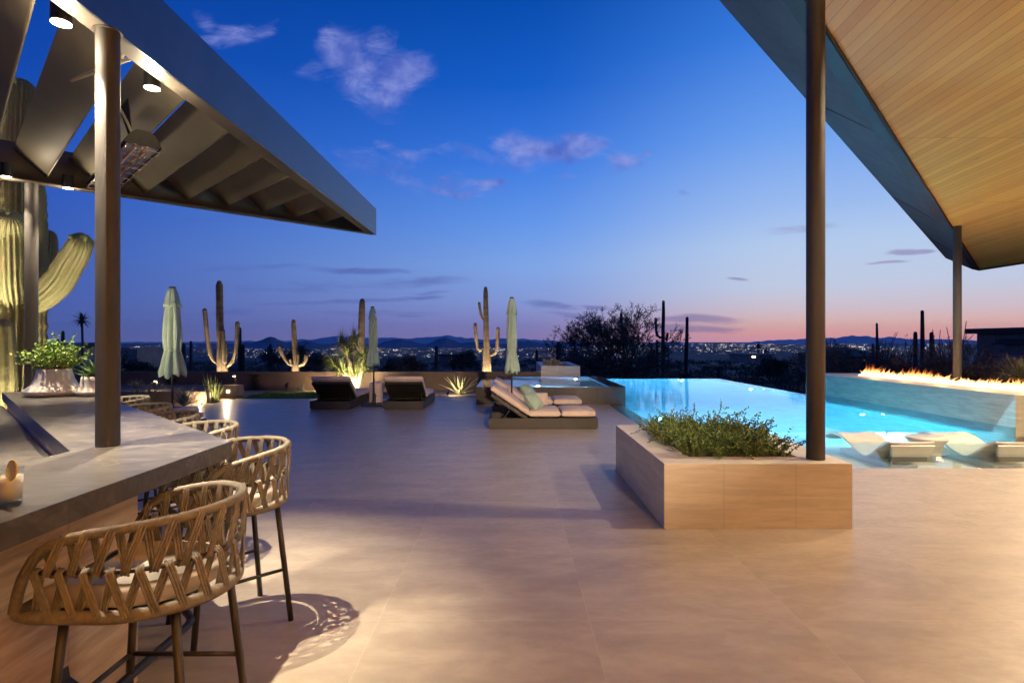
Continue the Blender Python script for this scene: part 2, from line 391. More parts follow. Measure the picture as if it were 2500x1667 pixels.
# ------------------------------------------------------------------ ground, terrace, terrain
def hgt(x, y):
    r = math.hypot(x, y)
    h = -1.45 - .0303*max(0, r-24)
    if r > 26: h += .5*math.sin(x*.045+1.3)*math.sin(y*.05)*min(1, (r-26)/40) + .25*math.sin(x*.17+y*.11)*min(1,(r-26)/30)
    return h
g = MB(); ys = [-40,-8,0,8,16,20,24,28,33,40,48,60,75,95,120,160,220,320,480,700,1000,1500,2200,3300]
xs_ = [-1.9,-1.5,-1.2,-1.0,-.85,-.7,-.58,-.46,-.35,-.25,-.16,-.08,0,.08,.16,.25,.35,.46,.58,.7,.85,1.0,1.2,1.5,1.9]
for y in ys:
    for xk in xs_:
        x = xk*max(abs(y), 45); r = math.hypot(x, y)
        g.v.append(Vector((x, y, hgt(x, y) if y > 20 else -1.45)))
nx = len(xs_)
for i in range(len(ys)-1):
    for j in range(nx-1): g.face(i*nx+j, i*nx+j+1, (i+1)*nx+j+1, (i+1)*nx+j)
tag(g.build('ground', M_dark, smooth=True), 'dark desert ground falling away to the valley', 'ground', kind='structure')
pl = MB(); 
for i in range(13):
    for j in range(13): pl.v.append(Vector((-70000+140000*j/12, 2600+70000*i/12, -101 )))
for i in range(12):
    for j in range(12): pl.face(i*13+j, i*13+j+1, (i+1)*13+j+1, (i+1)*13+j)
tag(pl.build('valley_floor', M_plain), 'flat dark valley floor carrying the city', 'valley', kind='structure')

ter = MB()
ter.prism([(-12,-9),(-12,12.9),(-7.7,12.9),(-7.7,15.9),(-3.3,15.9),(-3.3,16.5),(-.9,16.5),(-.9,19.0),(2.44,19.0),(2.44,7.19),(16,7.19),(16,-9)], -.35, 0)
tag(ter.build('terrace', M_tile), 'large format beige tiled pool terrace', 'terrace', kind='structure')
gb = MB().prism([(-26,-9),(-26,19.0),(-.9,19.0),(-.9,16.48),(-3.28,16.48),(-3.28,15.88),(-7.68,15.88),(-7.68,12.88),(-11.98,12.88),(-11.98,-9)], -.5, -.03)
tag(gb.build('garden_bed', M_gravel), 'pale gravel garden bed along the low wall', 'gravel bed', kind='structure')
tag(MB().prism([(-26,15.0),(-8.3,15.0),(-8.3,17.6),(-26,17.6)], -.1, .26).build('raised_bed', M_darkgravel), 'raised gravel bed behind the low stucco wall', 'gravel bed', kind='structure')
tag(MB().prism([(-10.5,13.0),(-7.72,13.0),(-7.72,15.86),(-8.2,15.86),(-8.3,14.75),(-10.5,14.75)], -.1, -.008).build('planting_bed', M_darkgravel), 'dark gravel planting bed at the terrace edge', 'planting bed', kind='structure')
# lawn: ground sheet + blades
lw = MB(); lx0, lx1, ly0, ly1 = -7.75, -4.6, 15.95, 18.1
lw.box(lx0, lx1, ly0, ly1, -.1, -.012)
tag(lw.build('lawn', M_grass), 'strip of green lawn beyond the terrace', 'lawn', kind='structure')
bl = MB()
for i in range(9000):
    x = rnd.uniform(lx0, lx1); y = rnd.uniform(ly0, ly1); a = rnd.uniform(0, 2*PI); h = rnd.uniform(.02, .045); w = .006
    n_ = len(bl.v); bl.v += [Vector((x-w*math.cos(a), y-w*math.sin(a), -.012)), Vector((x+w*math.cos(a), y+w*math.sin(a), -.012)), Vector((x+rnd.uniform(-.02,.02), y+rnd.uniform(-.02,.02), h))]
    bl.face(n_, n_+1, n_+2)
tag(bl.build('grass', M_grass), 'short green grass blades of the lawn', 'grass', kind='stuff')

# ------------------------------------------------------------------ pool
m, t, b = newmat('pool_plaster'); n_ = noise(t, objvec(t), 2.5, 5)
t.links.new(mixc(t, mapr(t, n_, .3, .7), (.42,.68,.78,1), (.54,.80,.90,1)), b.inputs['Base Color']); b.inputs['Roughness'].default_value = .7
M_plaster = m
M_ledge = simple('pool_ledge_stone', (.56,.53,.46), .6, 0, .15, 3)
def watermat(name, tint, rough=.02, wave=.05, scale=1.6):
    m = bpy.data.materials.new(name); m.use_nodes = True; t = m.node_tree; t.nodes.clear()
    out = t.nodes.new('ShaderNodeOutputMaterial'); mx = t.nodes.new('ShaderNodeMixShader'); fr = t.nodes.new('ShaderNodeFresnel'); fr.inputs[0].default_value = 1.33
    tr = t.nodes.new('ShaderNodeBsdfTransparent'); tr.inputs[0].default_value = tint
    gl = t.nodes.new('ShaderNodeBsdfAnisotropic') if False else t.nodes.new('ShaderNodeBsdfGlossy'); gl.inputs['Roughness'].default_value = rough
    n_ = noise(t, objvec(t, (1,2.5,1)), scale, 3); bp = t.nodes.new('ShaderNodeBump'); bp.inputs['Strength'].default_value = wave; bp.inputs['Distance'].default_value = .05
    t.links.new(n_, bp.inputs['Height']); t.links.new(bp.outputs[0], gl.inputs['Normal']); t.links.new(bp.outputs[0], fr.inputs['Normal'])
    t.links.new(fr.outputs[0], mx.inputs[0]); t.links.new(tr.outputs[0], mx.inputs[1]); t.links.new(gl.outputs[0], mx.inputs[2]); t.links.new(mx.outputs[0], out.inputs[0])
    return m
M_water = watermat('pool_water', (.46,.82,1,1), .02, .04)
def deepwater(m):
    t = m.node_tree; tr = [n for n in t.nodes if n.type == 'BSDF_TRANSPARENT'][0]; mx = [n for n in t.nodes if n.type == 'MIX_SHADER'][0]
    rf_ = t.nodes.new('ShaderNodeBsdfRefraction'); rf_.inputs['Color'].default_value = tr.inputs[0].default_value; rf_.inputs['Roughness'].default_value = .0; rf_.inputs['IOR'].default_value = 1.33
    t.links.new(rf_.outputs[0], mx.inputs[1])
deepwater(M_water); M_waters = watermat('ledge_water', (.82,.93,.95,1), .02, .03); M_spaw = watermat('spa_water', (.66,.84,1,1), .03, .06, 2.2); deepwater(M_spaw)
WZ = -.012
pb = MB()
DZ = -1.35; LZ = -.26
pb.box(2.2,9.1,10.1,24.66, DZ-.3, DZ)                      # deep floor
pb.box(2.2,2.44,10.1,24.66, DZ, -.02); pb.box(8.9,9.02,16.3,24.66, DZ, WZ-.006); pb.box(2.44,8.9,24.6,24.72, DZ, WZ-.006)
pb.box(8.52,9.0,9.6,16.3, DZ, -.02)
pb.cur = 1
pb.box(2.2,15.9,7.2,10.1, DZ-.3, LZ)                       # tanning ledge
pb.box(8.52,15.9,10.1,10.4, DZ, LZ)
pb.box(2.44,2.80,10.1,14.44, DZ, -.10)                     # shallow step along the left edge
pb.box(2.44,2.80,7.2,10.1, LZ, -.10)
tag(pb.build('pool_basin', [M_plaster, M_ledge]), 'pale plastered pool basin with shallow ledge', 'pool basin', kind='structure')
wt = MB(); wt.poly([(2.44,10.1,WZ),(8.52,10.1,WZ),(8.52,16.3,WZ),(8.97,16.3,WZ),(8.97,24.68,WZ),(2.44,24.68,WZ)])
wt.cur = 1; wt.poly([(2.44,7.19,WZ),(15.9,7.19,WZ),(15.9,9.6,WZ),(8.52,9.6,WZ),(8.52,10.1,WZ),(2.44,10.1,WZ)])
tag(wt.build('water', [M_water, M_waters]), 'still turquoise water of the infinity pool', 'water', kind='structure')
CY = (.25,.70,1.0)
def pool_light(x, y, z, nx, ny, power, label, c=CY, off=.5):
    r = thing('pool_light', (x, y, z), label, 'pool light', 'round lamps under the water')
    q = Vector((nx, ny, 0)); rot = q.to_track_quat('Z','Y').to_matrix()
    a = MB().lathe([(.10,0),(.10,.03),(.085,.035)], 20); bb = MB(); bb.add(a, Matrix.Translation((x,y,z)) @ rot.to_4x4()); bb.build('rim', M_white, r)
    a = MB().lathe([(.06,.036),(.05,.04)], 16); bb = MB(); bb.add(a, Matrix.Translation((x,y,z)) @ rot.to_4x4()); bb.build('lens', M_pooll, r)
    lamp('POINT', 'pool_lamp', (x+nx*off, y+ny*off, z), c, power*10, r, .04)
pool_light(7.2, 24.59, -.45, 0, -1, 70, 'pool light glowing near the far edge of the pool')
pool_light(8.515, 13.0, -.45, -1, 0, 50, 'pool light bright under the fire wall', (.30,.95,.95))
pool_light(2.81, 12.6, -.7, 1, 0, 90, 'pool light glowing beside the spa corner', CY)
pool_light(2.445, 20.8, -.6, 1, 0, 110, 'pool light glowing behind the raised spa', CY)
pool_light(5.6, 10.105, -.7, 0, 1, 60, 'pool light set in the face of the shallow ledge', CY)
pool_light(8.895, 20.0, -.7, -1, 0, 60, 'pool light set in the right wall of the pool', CY)
# spa
m, t, b = newmat('black_spa_stone'); n_ = noise(t, objvec(t, (3,3,1)), 1.5, 6, .6, .5)
t.links.new(mixc(t, mapr(t, n_, .35,.7), (.012,.009,.007,1), (.035,.025,.018,1)), b.inputs['Base Color']); b.inputs['Roughness'].default_value = .30
b.inputs['Coat Weight'].default_value = .15; b.inputs['Coat Roughness'].default_value = .2
M_spa = m
SX0, SX1, SY0, SY1, SZ = -.91, 2.88, 14.45, 18.75, .45
sp_ = thing('spa', ((SX0+SX1)/2, SY0, 0), 'raised black stone spa brimming with blue lit water', 'spa')
q = MB(); ix0, ix1, iy0, iy1 = SX0+.9, SX1-.38, SY0+.06, SY1-.12
q.box(SX0,ix0,SY0,SY1,0,SZ-.006); q.box(ix1,SX1,SY0,SY1,-.9,SZ-.006); q.box(ix0,ix1,SY0,iy0,0,SZ-.006); q.box(ix0,ix1,iy1,SY1,-.9,SZ-.006)
q.build('shell', M_spa, sp_)
q = MB(); q.box(ix0-.02,ix1+.02,iy0-.02,iy1+.02,-.62,-.5); q.box(ix0,ix0+.03,iy0,iy1,-.5,SZ-.1); q.box(ix1-.03,ix1,iy0,iy1,-.5,SZ-.1); q.box(ix0+.03,ix1-.03,iy0,iy0+.03,-.5,SZ-.1); q.box(ix0+.03,ix1-.03,iy1-.03,iy1,-.5,SZ-.1)
q.build('basin', M_plaster, sp_)
MB().poly([(SX0-.004,SY0-.004,SZ),(SX1+.004,SY0-.004,SZ),(SX1+.004,SY1,SZ),(SX0-.004,SY1,SZ)]).build('water_surface', M_spaw, sp_)
for i in range(1, 4):
    xx = SX0+i*(SX1-SX0)/4
    MB().box(xx-.004, xx+.004, SY0-.003, SY0+.001, .01, SZ-.02).build('joint', M_black, sp_)
lamp('POINT', 'spa_lamp', (ix0+.7, iy0+.6, .0), (.30,.60,1.0), 1300, sp_, .04)
lamp('POINT', 'spa_lamp', (ix1-.5, iy1-.8, .0), (.30,.60,1.0), 1300, sp_, .04)

# fire wall
FX0, FX1, FY0, FY1, FZ = 8.5, 10.8, 9.6, 16.3, .695
m_fw = stone('fire_wall_stone', (.30,.27,.21,1), (.43,.39,.31,1), 1.05, 'y', dark=.25, off=9.6)
fw = thing('fire_wall', ((FX0+FX1)/2, FY0, 0), 'long limestone wall with a burner trough beside the pool', 'fire wall')
q = MB(); tx0, tx1 = 9.22, 9.62
q.box(FX0,FX1,FY0,FY1,-.35,FZ-.12); q.box(FX0,tx0,FY0,FY1,FZ-.1199,FZ); q.box(tx1,FX1,FY0,FY1,FZ-.1199,FZ); q.box(tx0,tx1,FY0,FY0+.25,FZ-.1199,FZ); q.box(tx0,tx1,15.25,FY1,FZ-.1199,FZ)
q.build('wall', m_fw, fw, bevel=.004)
q = MB(); q.box(FX0-.008,FX0-.001,FY0+.002,FY1,-.34,.14)
q.build('waterline_tile', stone('waterline_stone', (.13,.19,.18,1), (.19,.26,.25,1), .5, 'y', dark=.2), fw)
q = MB()
for i in range(500):
    x = rnd.uniform(tx0+.02,tx1-.02); y = rnd.uniform(FY0+.3,15.2); s_ = rnd.uniform(.015,.03)
    q.obox((x,y,FZ-.11+rnd.uniform(0,.05)), (s_,s_,s_), Matrix.Rotation(rnd.uniform(0,3),3,(rnd.random(),1,rnd.random())))
q.build('lava_gravel', M_black, fw); fw.children[-1]['kind'] = 'stuff'
# flames
m = bpy.data.materials.new('flame'); m.use_nodes = True; t = m.node_tree; t.nodes.clear()
out = t.nodes.new('ShaderNodeOutputMaterial'); em = t.nodes.new('ShaderNodeEmission'); mx = t.nodes.new('ShaderNodeMixShader'); tr = t.nodes.new('ShaderNodeBsdfTransparent')
tcn = t.nodes.new('ShaderNodeTexCoord'); sp2 = t.nodes.new('ShaderNodeSeparateXYZ'); t.links.new(tcn.outputs['Object'], sp2.inputs[0])
hgtn = math_node(t, 'ADD', sp2.outputs[2], math_node(t, 'MULTIPLY', math_node(t, 'SUBTRACT', noise(t, objvec(t), 9, 3), .5), .10))
rp = ramp([(0, (1,.62,.30,1)), (.35, (1,.50,.18,1)), (.7, (1,.30,.06,1)), (1, (.9,.16,.02,1))], t); t.links.new(mapr(t, hgtn, 0.03, .34, 0, 1, False), rp.inputs[0])
t.links.new(rp.outputs[0], em.inputs[0]); t.links.new(mapr(t, hgtn, 0.06, .30, 7.0, 1.0), em.inputs[1])
t.links.new(mapr(t, hgtn, .12, .40, .75, .10), mx.inputs[0]); t.links.new(tr.outputs[0], mx.inputs[1]); t.links.new(em.outputs[0], mx.inputs[2]); t.links.new(mx.outputs[0], out.inputs[0])
M_flame = m
def flames(mb, x0, x1, y0, y1, z, n, hmax, ax=1, rn=None):
    rn = rn or rnd
    for i in range(n):
        x = rn.uniform(x0,x1); y = rn.uniform(y0,y1)
        grp = .55+.45*math.sin(y*2.1+1.7*math.sin(y*.9)); h = hmax*(.22+.85*rn.random()**2.6)*(.5+.5*grp)
        r0 = rn.uniform(.04,.10)*(1 if h < hmax*.45 else .6); lean = rn.uniform(-.22,.10); ln2 = rn.uniform(-.04,.04); k = 7; ph = rn.uniform(0,6)
        pts = []; rad = []
        for j in range(k):
            f = j/(k-1); pts.append((x+ln2*f+.012*math.sin(ph+f*5), y+lean*f*f+.02*math.sin(ph*2+f*6), z+h*f)); rad.append(max(.001, r0*(1-f)**.8*(.6+.9*math.sin(PI*min(1,f*1.3+.15)))))
        mb.tube(pts, rad, 5, cap=False)
fr_ = thing('fire', (9.42, 12.4, FZ-.06), 'long line of bright flames burning along the fire wall', 'fire')
q = MB(); flames(q, tx0+.05, tx1-.05, 9.9, 15.15, FZ-.05, 900, .37)
q.build('flames', M_flame, fr_, smooth=True); fr_.children[-1]['kind'] = 'stuff'
for y in (10.3, 11.4, 12.5, 13.6, 14.7): lamp('POINT', 'fire_lamp', (9.42, y, FZ+.14), (1,.50,.16), 30, fr_, .12)

# ------------------------------------------------------------------ in-pool chaises
def pool_chaise():
    r = thing('pool_lounger', (0,0,0), 'white moulded in-pool lounger', 'pool lounger', 'white moulded loungers on the pool ledge')
    prof = [(0,-.03),(.12,.035),(.28,.095),(.45,.10),(.62,.06),(.82,-.02),(1.02,-.10),(1.2,-.12),(1.35,-.06),(1.5,.045),(1.66,.15),(1.76,.19)]
    def ins(p, n=5):
        o = []
        for i in range(len(p)-1):
            p0 = p[max(0,i-1)]; p1 = p[i]; p2 = p[i+1]; p3 = p[min(len(p)-1,i+2)]
            for k in range(n):
                t_ = k/n; o.append(tuple(.5*((2*p1[a])+(-p0[a]+p2[a])*t_+(2*p0[a]-5*p1[a]+4*p2[a]-p3[a])*t_*t_+(-p0[a]+3*p1[a]-3*p2[a]+p3[a])*t_**3) for a in (0,1)))
        return o+[p[-1]]
    pf = ins(prof); mb = MB(); n_ = 9; w = .33
    for (s_, z) in pf:
        for j in range(n_):
            a = -1+2*j/(n_-1); mb.v.append(Vector((a*w, .9-s_, z+.018*abs(a)**3)))
    for i in range(len(pf)-1):
        for j in range(n_-1): mb.face(i*n_+j, (i+1)*n_+j, (i+1)*n_+j+1, i*n_+j+1)
    o = mb.build('seat_shell', M_white, r, smooth=True, local=True)
    so = o.modifiers.new('solid','SOLIDIFY'); so.thickness = .035; so.offset = 0
    b_ = o.modifiers.new('bevel','BEVEL'); b_.width = .008; b_.segments = 2
    # back box behind the headrest, open below, and the base skirt
    bk_ = MB(); 
    prs = [((-.33,-.86,.245),(-.33,-.80,.05),(-.33,-.60,.0)), ((.33,-.86,.245),(.33,-.80,.05),(.33,-.60,.0))]
    bk_.poly([(-.31,-.872,.165),(.31,-.872,.165),(.27,-.80,.0),(-.27,-.80,.0)])
    o = bk_.build('headrest_back', M_white, r, local=True); so = o.modifiers.new('solid','SOLIDIFY'); so.thickness = .03
    MB().box(-.20,.20,-.72,.60,LZ,-.14).build('base', M_white, r, local=True, bevel=.02)
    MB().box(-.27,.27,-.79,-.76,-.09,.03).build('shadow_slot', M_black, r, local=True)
    return r
pc = pool_chaise()
for i, (x, lab) in enumerate(((5.72,'white moulded in-pool lounger nearest the big planter'), (7.25,'white moulded in-pool lounger at the right edge of the picture'))):
    o = pc if i == 0 else copy_tree(pc); o.location = (x, 9.0, -.045); o['label'] = lab
pt = thing('pool_table', (6.52, 8.95, LZ), 'round white table standing in the shallow water between loungers', 'pool table')
MB().lathe([(.17,LZ),(.19,-.15),(.22,-.02),(.265,.05),(.29,.075),(.29,.095),(.28,.105),(.02,.10)], 40, (6.52,8.95,0)).build('table_body', M_white, pt, smooth=True)

# ------------------------------------------------------------------ planters
def planter(name, x0, x1, y0, y1, h, mats, label, wall, depth=.05, cat='planter'):
    r = thing(name, ((x0+x1)/2, (y0+y1)/2, 0), label, cat); wl, wr, wf, wb = wall
    q = MB(); q.box(x0,x1,y0,y0+wf,0,h).box(x0,x1,y1-wb,y1,0,h); q.box(x0,x0+wl,y0+wf,y1-wb,0,h).box(x1-wr,x1,y0+wf,y1-wb,0,h)
    q.build('stone_box', mats, r, bevel=.003)
    MB().box(x0+wl,x1-wr,y0+wf,y1-wb,0,h-depth).build('soil', M_soil, r)
    return r
PLX0, PLX1, PLY0, PLY1, PLH = 1.30, 2.91, 4.86, 7.12, .557
planter('stone_planter', PLX0, PLX1, PLY0, PLY1, PLH, M_lime, 'long low limestone planter in front of the pool', (.30,.33,.30,.30), .04)
q = thing('trim_joint', (0,0,0), 'x', 'x'); bpy.data.objects.remove(q)
planter('stone_planter', .97, 2.27, 19.0, 23.0, .785, M_lime, 'pale stone planter with a cactus behind the spa', (.22,.22,.25,.2), .10)

def leaf(mb, p, d, n, l, w):
    """diamond leaf from p along d with face normal n"""
    s_ = d.cross(n)
    if s_.length < 1e-5: s_ = d.orthogonal()
    s_.normalize(); i = len(mb.v)
    mb.v += [p, p+d*(l*.5)+s_*w, p+d*l, p+d*(l*.5)-s_*w]; mb.face(i, i+1, i+2, i+3)
def rdir(r, up=0.0):
    v_ = Vector((r.gauss(0,1), r.gauss(0,1), r.gauss(0,1)+up)); return v_.normalized()
def jade(mb, st, base, nstem, spread, hmin, hmax, r, lsz=.014, droop=.3, fan=1.0, out=None, per=.028):
    for i in range(nstem):
        a = r.uniform(0, 2*PI); bx, by = base(r)
        p = Vector(bx) if not isinstance(bx, float) else Vector((bx, by, 0))
        o_ = out(p, r) if out else Vector((math.cos(a), math.sin(a), 0))
        h = r.uniform(hmin, hmax); d = (o_*r.uniform(.1, 1.0)*spread + Vector((0,0,1))*r.uniform(.5,1.2)).normalized()
        n_ = max(4, int(h/per)); pts = [p.copy()]
        for k in range(n_):
            p = p + d*(h/n_); d = (d + rdir(r)*.16 + Vector((0,0,-droop*.06)) + o_*.02).normalized(); pts.append(p.copy())
            if k > 0:
                for q_ in range(4):
                    ld = (d*.4 + rdir(r)).normalized(); leaf(mb, p+d*r.uniform(-.01,.01), ld, rdir(r, .8), lsz*r.uniform(.8,1.6), lsz*r.uniform(.4,.7))
            if k > 2 and r.random() < .16:
                d2 = (d+rdir(r)*.9).normalized(); p2 = p.copy()
                for k2 in range(r.randint(2,5)):
                    p2 = p2 + d2*per
                    for q_ in range(4): leaf(mb, p2, (d2*.4+rdir(r)).normalized(), rdir(r,.8), lsz*r.uniform(.8,1.5), lsz*r.uniform(.4,.7))
        st.tube(pts, [.0035]*len(pts), 4, cap=False)
rj = random.Random(3)
sh = thing('shrub', (2.0, 6.1, PLH-.04), 'spreading dark green jade shrub filling the long stone planter', 'shrub')
lf = MB(); st = MB()
def bfn(r):
    x = r.uniform(1.62, 2.52); y = r.uniform(5.22, 6.78); return (Vector((x, y, PLH-.05)), 0)
def ofn(p, r):
    d = Vector((p.x-2.05, (p.y-6.0)*.6, 0)) + Vector((r.gauss(0,.25), r.gauss(0,.25), 0)); return d.normalized()
jade(lf, st, bfn, 860, .9, .08, .25, rj, .017, .5, out=ofn)
jade(lf, st, bfn, 90, 1.25, .26, .44, rj, .015, .3, out=ofn)
lf.build('leaves', M_leaf, sh); st.build('stems', M_bark, sh)
# cactus clump in the far planter
cc_ = thing('cactus', (1.45, 20.5, .68), 'small clumped golden cactus in the far stone planter', 'cactus')
q = MB()
for i in range(26):
    a = rj.uniform(0,2*PI); rr0 = rj.uniform(0,.2); d = Vector((math.cos(a)*rr0*3, math.sin(a)*rr0*3, 1)).normalized(); p = Vector((1.45+rr0*math.cos(a), 20.5+rr0*math.sin(a), .66)); l = rj.uniform(.2,.38)
    pts = [p+d*l*f for f in (0,.2,.5,.8,.95,1)]; q.tube(pts, [.035,.05,.055,.05,.03,.006], 12, shape=lambda a: 1+.12*math.cos(8*a))
q.build('stems', cact('clump_skin', (.20,.19,.10), (.40,.33,.20), .6), cc_, smooth=True)

# ------------------------------------------------------------------ garden walls
gw = MB().box(-26, .96, 19.02, 19.24, -1.6, .59)
tag(gw.build('garden_wall', M_stucco, bevel=.01), 'long brown stucco garden wall behind the lawn', 'garden wall')
lw_ = MB().box(-26, -7.95, 14.8, 15.0, -.3, .30)
tag(lw_.build('low_wall', M_stucco2, bevel=.01), 'low stucco retaining wall in front of the raised gravel bed', 'low wall')
bk = thing('light_pier', (-8.06, 16.0, 0), 'square stucco pier with a glowing wall lamp at the lawn corner', 'pier')
MB().box(-8.31,-7.81,16.1,16.5,-.1,.354).build('pier_body', M_stucco2, bk, bevel=.008)
MB().box(-7.80,-7.62,16.15,16.45,-.1,.06).build('step', M_stucco2, bk)
q = MB(); q.add(MB().lathe([(.035,0),(.035,.03)], 16), Matrix.Translation((-8.03,16.1,.19)) @ Matrix.Rotation(R(90),4,'X')); q.build('lamp_lens', M_lens2, bk)
lamp('SPOT', 'wall_lamp', (-8.03,16.0,.19), WARM, 60, bk, .03, target=(-8.0,14.0,-.2), size=150)

def path_light(x, y, z, label, pw=14):
    r = thing('path_light', (x, y, z), label, 'path light', 'small garden path lights')
    MB().tube([(x,y,z),(x,y,z+.26)], .012, 8).build('post', M_black, r)
    MB().box(x-.075,x+.015,y-.02,y+.02,z+.26,z+.285).build('head', M_black, r)
    MB().box(x-.07,x-.02,y-.015,y+.015,z+.245,z+.2595).build('lens', M_lens2, r)
    lamp('POINT', 'path_lamp', (x-.05, y-.03, z+.22), WARM, pw, r, .02)
path_light(-9.70, 15.55, .26, 'path light on the raised bed behind the tall reed plant')
path_light(-7.92, 16.3, .354, 'path light standing on the square stucco pier', 3)
path_light(-6.20, 18.4, -.03, 'path light by the far lawn corner beside the lounger', 50)
ss = thing('garden_spot', (-7.35, 18.55, -.03), 'black garden spotlight on a stake behind the lawn', 'spotlight')
MB().tube([(-7.35,18.55,-.03),(-7.35,18.55,.12)], .012, 8).build('stake', M_black, ss)
MB().tube([(-7.35,18.5,.12),(-7.35,18.62,.22)], [.05,.06], 12).build('head', M_black, ss)
ug = thing('ground_light', (-8.03, 15.0-.35, 0), 'small glowing ground light beside the reed cactus', 'ground light')
MB().lathe([(.045,-.01),(.045,.03),(.035,.035)], 16, (-8.03,14.65,0)).build('housing', M_black, ug)
MB().lathe([(.032,.0355),(.03,.04)], 16, (-8.03,14.65,0)).build('lens', M_lens2, ug)
lamp('POINT', 'ground_lamp', (-8.03,14.62,.10), WARM, 26, ug, .02)
def uplight(x, y, z, target, power, label, size=80):
    r = thing('uplight', (x, y, z), label, 'uplight', 'garden uplights aimed at plants')
    MB().tube([(x,y,z),(x,y,z+.08)], .012, 8).build('stake', M_black, r)
    d = (Vector(target)-Vector((x,y,z+.12))).normalized(); c = Vector((x,y,z+.10))
    MB().tube([c-d*.05, c+d*.04], [.03,.04], 12).build('head', M_black, r)
    MB().tube([c+d*.041, c+d*.043], .03, 12).build('lens', M_lens2, r)
    lamp('SPOT', 'uplight_lamp', c+d*.06, (1,.81,.55), power, r, .03, target=target, size=size, blend=.6)

# ------------------------------------------------------------------ saguaros
def resample(pts, rads, step):
    out = []; ro = []
    for i in range(len(pts)-1):
        p0 = pts[max(0,i-1)]; p1 = pts[i]; p2 = pts[i+1]; p3 = pts[min(len(pts)-1,i+2)]
        n_ = max(2, int((p2-p1).length/step))
        for k in range(n_):
            t_ = k/n_; out.append(.5*((2*p1)+(p2-p0)*t_+(2*p0-5*p1+4*p2-p3)*t_*t_+(-p0+3*p1-3*p2+p3)*t_**3)); ro.append(rads[i]+(rads[i+1]-rads[i])*t_)
    out.append(pts[-1]); ro.append(rads[-1]); return out, ro
def limb(mb, pts, rads, ribs=16, seg=4, step=.12, depth=.22, spines=None, r=None, wob=.03, slen=.02, every=1):
    pts = [Vector(p) for p in pts]; P, Q = resample(pts, rads, step); r = r or rnd
    Q = [q*(1+r.uniform(-wob, wob)) for q in Q]
    # rounded top
    d = (P[-1]-P[-2]).normalized(); top = Q[-1]; e0 = P[-1].copy()
    for f in (.3,.55,.75,.9,.98): P.append(e0+d*top*f*1.1); Q.append(top*math.sqrt(max(.001,1-f*f)))
    sg = ribs*seg
    n0 = len(mb.v)
    mb.tube(P, Q, sg, shape=lambda a: 1-depth*(.5-.5*math.cos(ribs*a))**.7)
    if spines is not None:
        for i in range(0, len(P), every):
            c = P[i]
            for j in range(ribs):
                p = mb.v[n0+i*sg+j*seg]; o_ = (p-c)
                if o_.length < .004: continue
                o_.normalize()
                for k in range(3):
                    dd = (o_*.9+rdir(r)*.8).normalized(); s2 = dd.cross(Vector((0,0,1)))
                    if s2.length < .01: s2 = Vector((1,0,0))
                    s2 = s2.normalized()*slen*.10; i_ = len(spines.v); q_ = p-o_*.004
                    spines.v += [q_-s2, q_+s2, q_+dd*slen*r.uniform(.7,1.3)]; spines.face(i_, i_+1, i_+2)
def z2p(lst, s, ox, oy, Y, dy=0.0):
    return [px(ox+a*s, oy+b_*s, Y+dy) for a, b_ in lst]
S4 = (.2551, 450, 650); S5 = (.2742, 1000, 650)
def saguaro(label, base, trunk, tr_r, arms, mat, cat='cactus', ribs=16, group=None, seg=3, step=.12, sp=False, r=None, name='saguaro', spl=.02):
    root = thing(name, base, label, cat, group); spn = MB() if sp else None
    q = MB(); limb(q, trunk, tr_r, ribs, seg, step, spines=spn, r=r, slen=spl, depth=.30); q.build('trunk', mat, root, smooth=True)
    for (pts, rr_) in arms:
        q = MB(); limb(q, pts, rr_, max(8, ribs-4), seg, step*.8, spines=spn, r=r, slen=spl); q.build('arm', mat, root, smooth=True)
    if sp: spn.build('spines', M_spine, root); root.children[-1]['kind'] = 'stuff'
    return root
Y1 = 21.3
def armz(lst, S, Y, r0, r1, dy=0):
    pts = z2p(lst, *S, Y, dy); n_ = len(pts); return (pts, [r0+(r1-r0)*i/(n_-1) for i in range(n_)])
def trunkz(lst, S, Y, zb):
    pts = z2p(lst, *S, Y); b0 = pts[0].copy(); b0.z = zb; return [b0]+pts
s1 = saguaro('tall lit saguaro with four arms behind the wall above the pier', (px(543,907,Y1).x, Y1, -1.4),
    trunkz([(365,1000),(362,880),(352,760),(342,600),(338,400),(335,160)], S4, Y1, -1.4), [.19,.19,.19,.14,.13,.125,.12,.085],
    [armz([(335,935),(290,905),(250,840),(222,700),(208,560),(196,425)], S4, Y1, .07, .085),
     armz([(400,955),(445,930),(480,870),(500,740),(506,640),(508,550)], S4, Y1, .07, .08),
     armz([(385,930),(384,880),(376,760),(368,620)], S4, Y1, .07, .075, -.22), armz([(390,900),(402,850),(400,790),(398,735)], S4, Y1, .05, .05, -.15)], M_sagw, sp=True, ribs=14, spl=.022)
s2_ = saguaro('lit saguaro with two short curved arms behind the middle of the wall', (px(722,907,Y1).x, Y1, -1.4),
    trunkz([(1065,1000),(1064,920),(1058,760),(1050,650),(1046,530)], S4, Y1, -1.4), [.14,.14,.13,.10,.09,.085,.075],
    [armz([(1040,950),(1000,935),(960,885),(930,830),(910,775)], S4, Y1, .06, .07), armz([(1090,950),(1130,938),(1158,905),(1168,862)], S4, Y1, .06, .075),
     armz([(1035,945),(1022,920),(1018,898)], S4, Y1, .045, .05, -.1), armz([(1082,930),(1090,900),(1089,858)], S4, Y1, .035, .035, -.1)], M_sagw, sp=True, ribs=14, spl=.022)
